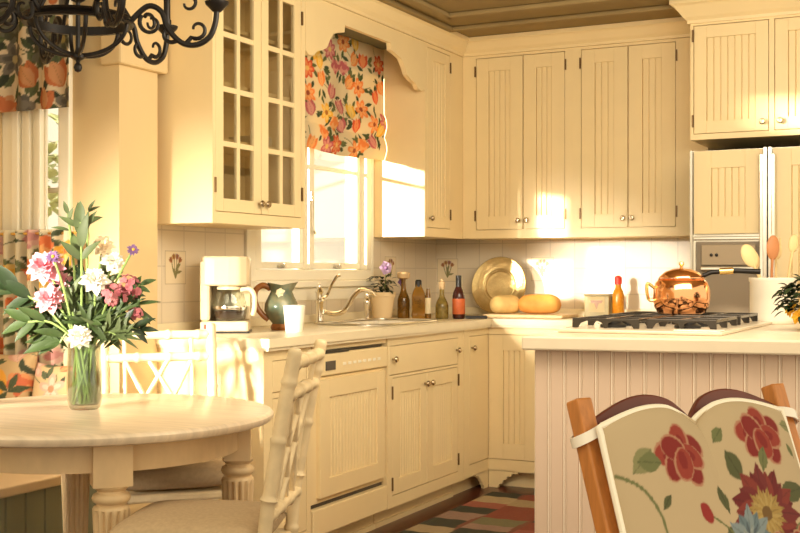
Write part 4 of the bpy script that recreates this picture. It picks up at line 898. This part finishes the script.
def spoon(label, base, tip, L, hw, hl, m_, name='wooden_spoon', fork=False):
    b = Vector(base); d = (Vector(tip)-b).normalized(); r = thing(name, label, 'spoon', base, 0, 'wooden utensils in the crock')
    MB().tube([(0, 0, 0), tuple(d*L*.5), tuple(d*(L-hl*.8))], [.006, .0055, .006], 8).build('handle', m_, r, smooth=True)
    z = d; x = Vector((CC, SS, 0)); x = (x-z*x.dot(z)).normalized(); y = z.cross(x)
    M = Matrix((( x.x, y.x, z.x, d.x*(L-hl*.42)), (x.y, y.y, z.y, d.y*(L-hl*.42)), (x.z, y.z, z.z, d.z*(L-hl*.42)), (0, 0, 0, 1)))
    m = MB(); bmesh.ops.create_uvsphere(m.bm, u_segments=18, v_segments=12, radius=1, matrix=M @ Matrix.Diagonal((hw/2, .008, hl/2, 1)))
    m.build('bowl', m_, r, smooth=True)
    if fork:
        m = MB(); m.bm.free(); m = MB()
        for k in (-1, 0, 1): p = d*(L-.02)+x*(hw*.33*k); m.tube([tuple(p), tuple(p+d*.045)], .004, 6)
        m.build('tine', m_, r, smooth=True)
    return r
bz = .9705+.0205
spoon('large pale wooden spoon leaning left in the crock', (cx_+.02, cy_, bz), (cx_-.105, cy_-.03, bz+.29), .315, .062, .10, SPOON); spoon('smaller pale wooden spoon tucked behind the large one', (cx_+.0, cy_+.03, bz), (cx_-.10, cy_+.05, bz+.28), .29, .05, .085, SPOON)
spoon('reddish brown slotted wooden spoon upright in the crock', (cx_-.01, cy_-.02, bz), (cx_-.0, cy_, bz+.3), .325, .052, .10, SPOOND); spoon('pale wooden fork upright at the back of the crock', (cx_+.0, cy_+.05, bz), (cx_+.0, cy_+.075, bz+.33), .30, .05, .07, SPOON, 'wooden_fork', True); spoon('pale wooden spoon at the right side of the crock', (cx_+.03, cy_+.02, bz), (cx_+.075, cy_+.05, bz+.33), .335, .04, .075, SPOON)
hp = thing('potted_herb', 'dark leafy plant with yellow blossoms at the island right edge', 'potted plant', (2.52, -2.28, .9705))
MB().lathe([(0, 0), (.05, 0), (.052, .006), (.062, .07), (.066, .075), (.058, .075), (0, .065)], 24).build('pot', BROWNG, hp, smooth=True)
m = MB()
for k in range(330):
    a = random.uniform(0, 6.28); r = .115*math.sqrt(random.random()); z = .07+random.uniform(0, .14)*(1-(r/.125)**2*.6)
    dd_ = (math.cos(a), math.sin(a), random.uniform(-.5, .9)); m.leaf((r*math.cos(a), r*math.sin(a), z), dd_, (0, 0, 1), random.uniform(.026, .042), .030, .4, 4)
for k in range(14):
    a = random.uniform(2.2, 4.6); r = random.uniform(.09, .13); m.leaf((r*math.cos(a), r*math.sin(a), .05+random.uniform(0, .1)), (math.cos(a), math.sin(a), -.4), (0, 0, 1), .045, .026, .4, 4)
m.build('foliage', LEAFD, hp, smooth=True)
for k in range(9):
    a = math.radians(200+k*17); r = random.uniform(.075, .1); m = MB(); m.bloom((r*math.cos(a), r*math.sin(a), .025+.05*random.random()), (math.cos(a), math.sin(a), .3), .03, 6, 2, .9); m.build('blossom', YELP, hp, smooth=True)
# ------------------------------------------------------------------ GLASS CABINET CONTENTS
def put(name, label, cat, prof, m_, x, y, z, grp): return tag(MB().lathe(prof, 16).build(name, m_, None, smooth=True, loc=(x, y, z)), label, cat, grp)
gob = [(0, 0), (.028, 0), (.026, .004), (.004, .01), (.004, .07), (.02, .085), (.032, .11), (.030, .15), (.028, .15), (.029, .11), (.012, .085), (0, .082)]
for k, (y, x) in enumerate(((-2.70, .17), (-2.60, .19), (-2.52, .16), (-2.64, .10))): put('goblet', 'clear stemmed goblet behind the left glass cabinet door', 'glass', gob, WATER, x, y, 1.9465, 'goblets in the glass cabinet')
plate = [(0, 0), (.06, 0), (.095, .012), (.096, .015), (.06, .004), (0, .004)]
for k in range(6): put('plate', 'white plate in the stack behind the right glass cabinet door', 'plate', plate, CERAM, .16, -2.27, 1.7165+k*.0062, 'stacked plates in the glass cabinet')
for k, (y, x) in enumerate(((-2.68, .17), (-2.57, .17), (-2.62, .09))): put('tumbler', 'clear tumbler low in the glass cabinet, left side', 'glass', [(0, 0), (.03, 0), (.036, .11), (.034, .11), (.028, .006), (0, .006)], WATER, x, y, 1.7165, 'tumblers in the glass cabinet')
# ------------------------------------------------------------------ BOUQUET
VX, VY, VZ = .555, -3.775, .7515
vs = thing('glass_vase', 'clear glass vase of water and stems on the round table', 'vase', (VX, VY, VZ))
MB().lathe([(0, 0), (.040, 0), (.046, .006), (.053, .03), (.0545, .09), (.051, .16), (.0495, .20), (.051, .203), (.048, .203), (.0478, .16), (.051, .09), (.049, .03), (.04, .014), (0, .012)], 32).build('vase_glass', WATER, vs, smooth=True, angle=60)
MB().lathe([(0, .0125), (.039, .0145), (.0485, .03), (.0503, .09), (.0495, .115), (0, .115)], 32).build('water', WATER, vs, smooth=True, angle=60)
FV = 3.69
def bq(u, v, df=0): return PT(u, v, FV+df)
slot = [0]
def stem_path(tip):
    k = slot[0]; slot[0] += 1; a = k*2.4; r = .044*math.sqrt(((k*7) % 19+1)/20)
    b = Vector((VX+r*math.cos(a+2.6), VY+r*math.sin(a+2.6), VZ+.018)); t = Vector(tip)
    out = Vector((t.x-VX, t.y-VY, 0)); out = out.normalized()*min(.03, out.length) if out.length > 0 else out
    n = Vector((VX, VY, VZ+.205))+out
    return spline([b, (b+n)/2, n, (n+t)/2+Vector((0, 0, .03)), t], 5)
def flower(label, name, u, v, df, m_, R, kind, leaves=2, lm=LEAF):
    tip = bq(u, v, df); P = stem_path(tip); r = thing(name, label, 'flower', tuple(P[0]), 0, None); o = P[0]
    MB().tube([tuple(p-o) for p in P], [.0036]*len(P), 6).build('stem', STEM, r, smooth=True)
    ax = (Vector((CX, CY, CZ+1.2))-tip).normalized(); ax = (ax + Vector((tip.x-VX, tip.y-VY, .12))*1.5).normalized(); t = tip-o; m = MB()
    if kind == 'peony': m.bloom(t, ax, R, 9, 4, .9); m.bloom(t+ax*R*.25, ax, R*.6, 7, 3, 1.1)
    elif kind == 'daisy': m.bloom(t, ax, R, 12, 2, .3)
    elif kind == 'cluster':
        for k in range(34):
            q = Vector((random.gauss(0, 1), random.gauss(0, 1), random.gauss(0, 1))).normalized()*R*random.uniform(.5, 1); q.z *= .9
            m.bloom(t+q, (q+ax*.02).normalized(), R*.34, 4, 1, .4)
    m.build('bloom', m_, r, smooth=True)
    if kind == 'daisy': MB().ball(t+ax*.004, R*.22, 10).build('flower_center', YELP, r, smooth=True)
    if leaves:
        for k in range(leaves):
            i = int(len(P)*(.62+.3*k/leaves)); p = P[min(i, len(P)-2)]-o; a = random.uniform(0, 6.28); MB().leaf(p, (math.cos(a), math.sin(a), .5), (0, 0, 1), random.uniform(.05, .08), .022, .4).build('leaf', lm, r, smooth=True)
    return r
flower('large full pink peony, topmost of the pink blooms at the bouquet left', 'peony', 45, 268, .02, PINK, .066, 'peony'); flower('pink peony just below the largest pink bloom', 'peony', 50, 300, -.03, PINK, .056, 'peony')
flower('small pink bloom at the bouquet left, beside the orange curtain print', 'peony', 60, 283, .05, PINK, .045, 'peony', 1)
flower('white peony in the centre of the bouquet', 'peony', 95, 281, -.03, WHITEP, .05, 'peony'); flower('white flower hanging low over the vase rim', 'peony', 80, 337, -.06, WHITEP, .044, 'peony', 1); flower('white flower in the upper right of the bouquet', 'peony', 113, 262, .03, WHITEP, .042, 'peony', 1)
flower('peach flower near the top right of the bouquet', 'carnation', 103, 246, .04, PEACHP, .040, 'peony', 1)
flower('rose-red flower cluster right of the central white peony', 'lilac_sprig', 113, 296, -.01, ROSE, .042, 'cluster'); flower('rose-red flower cluster at the far right of the bouquet', 'lilac_sprig', 130, 287, .02, ROSE, .042, 'cluster'); flower('dark rose flower cluster at the lower right of the bouquet', 'lilac_sprig', 136, 313, 0, ROSE, .022, 'cluster', 1)
flower('small purple flower on a tall stem at the right', 'aster', 133, 250, .02, PURPLE, .022, 'daisy', 1); flower('small purple flower among the pink peonies', 'aster', 53, 257, -.04, PURPLE, .024, 'daisy', 0)
def greens(label, u, v, df, specs, m_, R=.1, W_=.03):
    tip = bq(u, v, df); P = stem_path(tip); o = P[0]; r = thing('foliage_sprig', label, 'foliage', tuple(o), 0, None)
    MB().tube([tuple(p-o) for p in P], .0038, 6).build('stem', STEM, r, smooth=True)
    right = Vector((CC, SS, 0)); toward = Vector((SS, -CC, 0)); m = MB()
    for (t, a, L, Wd) in specs:                     # fraction along the stem, image angle, length, width
        i = min(len(P)-1, int(t*(len(P)-1))); p = P[i]-o; d = right*math.cos(a)+Vector((0, 0, 1))*math.sin(a)+toward*random.uniform(-.35, .5)
        m.leaf(p, d, toward*.8+Vector((0, 0, .6)), L, Wd, random.uniform(.1, .5))
    m.build('leaf', m_, r, smooth=True); return r
r_ = random.uniform
greens('tall upright sprig of broad green leaves at the bouquet top', 81, 222, 0, [(1, 1.65, .07, .032), (.97, 2.6, .085, .022), (.97, .7, .08, .02), (.90, 1.7, .12, .036), (.86, 1.4, .12, .036), (.84, 1.95, .11, .034), (.9, 1.15, .10, .028), (.8, .9, .09, .03), (.8, 2.3, .09, .03)], LEAFG)
greens('thin sprig with narrow buds rising at the bouquet top right', 88, 212, .05, [(1, .5, .045, .014), (1, 1.0, .05, .014), (.96, .2, .05, .012), (.93, 2., .05, .014)], LEAFG)
greens('thin sprig with narrow leaves leaning left at the bouquet top', 68, 214, .04, [(1, 1.8, .045, .016), (.97, 1.2, .05, .018), (.93, 2.8, .06, .014)], LEAFG)
greens('big dark leaves stretching far left over the table', 14, 290, -.04, [(1, 2.6, .13, .05), (.95, 3.0, .13, .045), (.95, 2.2, .12, .045), (.88, 3.5, .12, .04), (.85, 2.5, .12, .045), (.8, 3.2, .12, .04)], LEAFD)
greens('green leafy sprig drooping left below the pink blooms', 28, 322, -.06, [(1, 3.5, .10, .035), (.95, 2.7, .10, .035), (.9, 3.9, .09, .03), (.85, 3.0, .11, .035), (.8, 2.6, .1, .03), (.8, 3.6, .1, .03)], LEAF)
greens('broad green leaves lying left just above the vase rim', 60, 343, -.05, [(1, 3.25, .12, .036), (.95, 3.05, .13, .036), (.95, 3.6, .08, .03), (.85, 2.8, .1, .03)], LEAF)
greens('dark leafy sprig reaching right beyond the rose-red clusters', 140, 330, 0, [(1, .1, .06, .022), (1, .9, .05, .02), (.93, -.7, .07, .022), (.9, .5, .08, .024), (.86, -.3, .07, .022), (.82, 1.0, .07, .024)], LEAFD)
greens('green sprig at the right edge beneath the tall purple flower', 140, 285, .03, [(1, .4, .055, .022), (.96, -.2, .05, .02), (.92, 1.2, .06, .022), (.87, .0, .06, .022)], LEAF)
for q, (u, v, df, lab) in enumerate(((75, 305, .06, 'dark bushy greenery at the centre left of the bouquet'), (100, 312, .05, 'dark bushy greenery at the centre right of the bouquet'), (124, 318, .04, 'dark bushy greenery at the lower right above the rim'), (50, 318, .02, 'dark bushy greenery at the lower left above the rim'), (88, 322, -.035, 'dark bushy greenery behind the low white flower'),
        (32, 305, .03, 'bushy sprig under the left edge of the pink peonies'), (118, 306, .06, 'bushy sprig under the rose-red clusters'), (138, 304, .03, 'thin-leaved sprig at the far right of the bouquet'), (66, 294, .0, 'thin-leaved sprig between the pink peonies and the white peony'), (96, 300, .02, 'thin-leaved sprig under the central white peony'), (30, 338, -.02, 'thin-leaved sprig low at the left of the vase'), (122, 340, -.02, 'thin-leaved sprig low at the right of the vase'), (84, 272, .07, 'bushy sprig behind the central white peony'), (62, 276, .08, 'bushy sprig behind the pink peonies'), (108, 278, .09, 'bushy sprig behind the upper right white flower'))):
    greens(lab, u, v, df, [(r_(.66, 1), r_(-.9, 4.0), r_(.045, .095), r_(.012, .022)) for _ in range(36)], (LEAFD, LEAF, LEAFG)[q % 3])
# shrub outside the nook window
sb = thing('garden_shrub', 'sunlit garden shrub outside the nook window', 'shrub', (-1.75, -1.55, 0))
m = MB()
for k in range(900):
    a = random.uniform(0, 6.28); r = .7*math.sqrt(random.random()); z = random.uniform(.2, 2.3); d = (math.cos(a), math.sin(a), random.uniform(-.5, .8)); m.leaf((r*math.cos(a)*(1.1-z*.2), r*math.sin(a)*(1.1-z*.2), z), d, (0, 0, 1), .14, .07, .3, 3)
m.build('foliage', mat('pale_shrub_leaf', (.42, .48, .28), .6), sb, smooth=True); MB().tube([(0, 0, -.05), (.03, 0, 1.0), (0, .02, 1.9)], [.05, .035, .015], 8).build('trunk', BROWNG, sb, smooth=True)
# ------------------------------------------------------------------ LIGHT
w = bpy.data.worlds.new('daylight'); bpy.context.scene.world = w; w.use_nodes = True
bg = w.node_tree.nodes['Background']; bg.inputs[0].default_value = (1.0, .86, .61, 1); bg.inputs[1].default_value = 1.02
sl = bpy.data.lights.new('sun', 'SUN'); sl.energy = 18; sl.color = (1, .86, .62); sl.angle = math.radians(2.2); so = bpy.data.objects.new('sun', sl); C.objects.link(so)
dv = Vector((.65, 1, -.15)); so.rotation_euler = dv.to_track_quat('-Z', 'Y').to_euler()
def spot(name, loc, target, energy, half, blend, radius, col=(1, .84, .58)):
    l = bpy.data.lights.new(name, 'SPOT'); l.energy = energy; l.spot_size = math.radians(half*2); l.spot_blend = blend; l.shadow_soft_size = radius; l.color = col
    o = bpy.data.objects.new(name, l); C.objects.link(o); o.location = loc; o.rotation_euler = (Vector(target)-Vector(loc)).to_track_quat('-Z', 'Y').to_euler(); return o
spot('nook_fill_spot', (-.38, -7.0, 1.55), (.30, -2.9, .95), 3400, 7.4, .3, .40, (1, .90, .74))  # added fill spot out of view, brightens nook, table and counter end
al = bpy.data.lights.new('kitchen_fill_light', 'AREA'); al.shape = 'RECTANGLE'; al.size = 2.0; al.size_y = 1.6; al.energy = 73; al.color = (1, .87, .66)  # added overhead area fill out of view, evens out the cabinet brightness
ao_ = bpy.data.objects.new('kitchen_fill_light', al); C.objects.link(ao_); ao_.location = (2.3, -3.2, 2.47); ao_.rotation_euler = (0, math.radians(24), 0); ao_.rotation_euler = (Vector((.6, -.3, .9))-Vector((2.3, -3.2, 2.47))).to_track_quat('-Z', 'Y').to_euler()
# ------------------------------------------------------------------ CAMERA
cam = bpy.data.cameras.new('camera'); cam.sensor_width = 36; cam.lens = FOC/800*36; cam.shift_y = (HZ-266.5)/800; cam.clip_start = .05
co = bpy.data.objects.new('camera', cam); C.objects.link(co); co.location = (CX, CY, CZ); co.rotation_euler = (PI/2, 0, math.atan(.5))
sc = bpy.context.scene; sc.camera = co
sc.view_settings.view_transform = 'Standard'; sc.view_settings.look = 'None'; sc.view_settings.gamma = 1; sc.view_settings.exposure = 0.5
sc.cycles.max_bounces = 8; sc.cycles.transparent_max_bounces = 12; sc.cycles.caustics_reflective = False; sc.cycles.caustics_refractive = False
sc.cycles.sample_clamp_indirect = 6
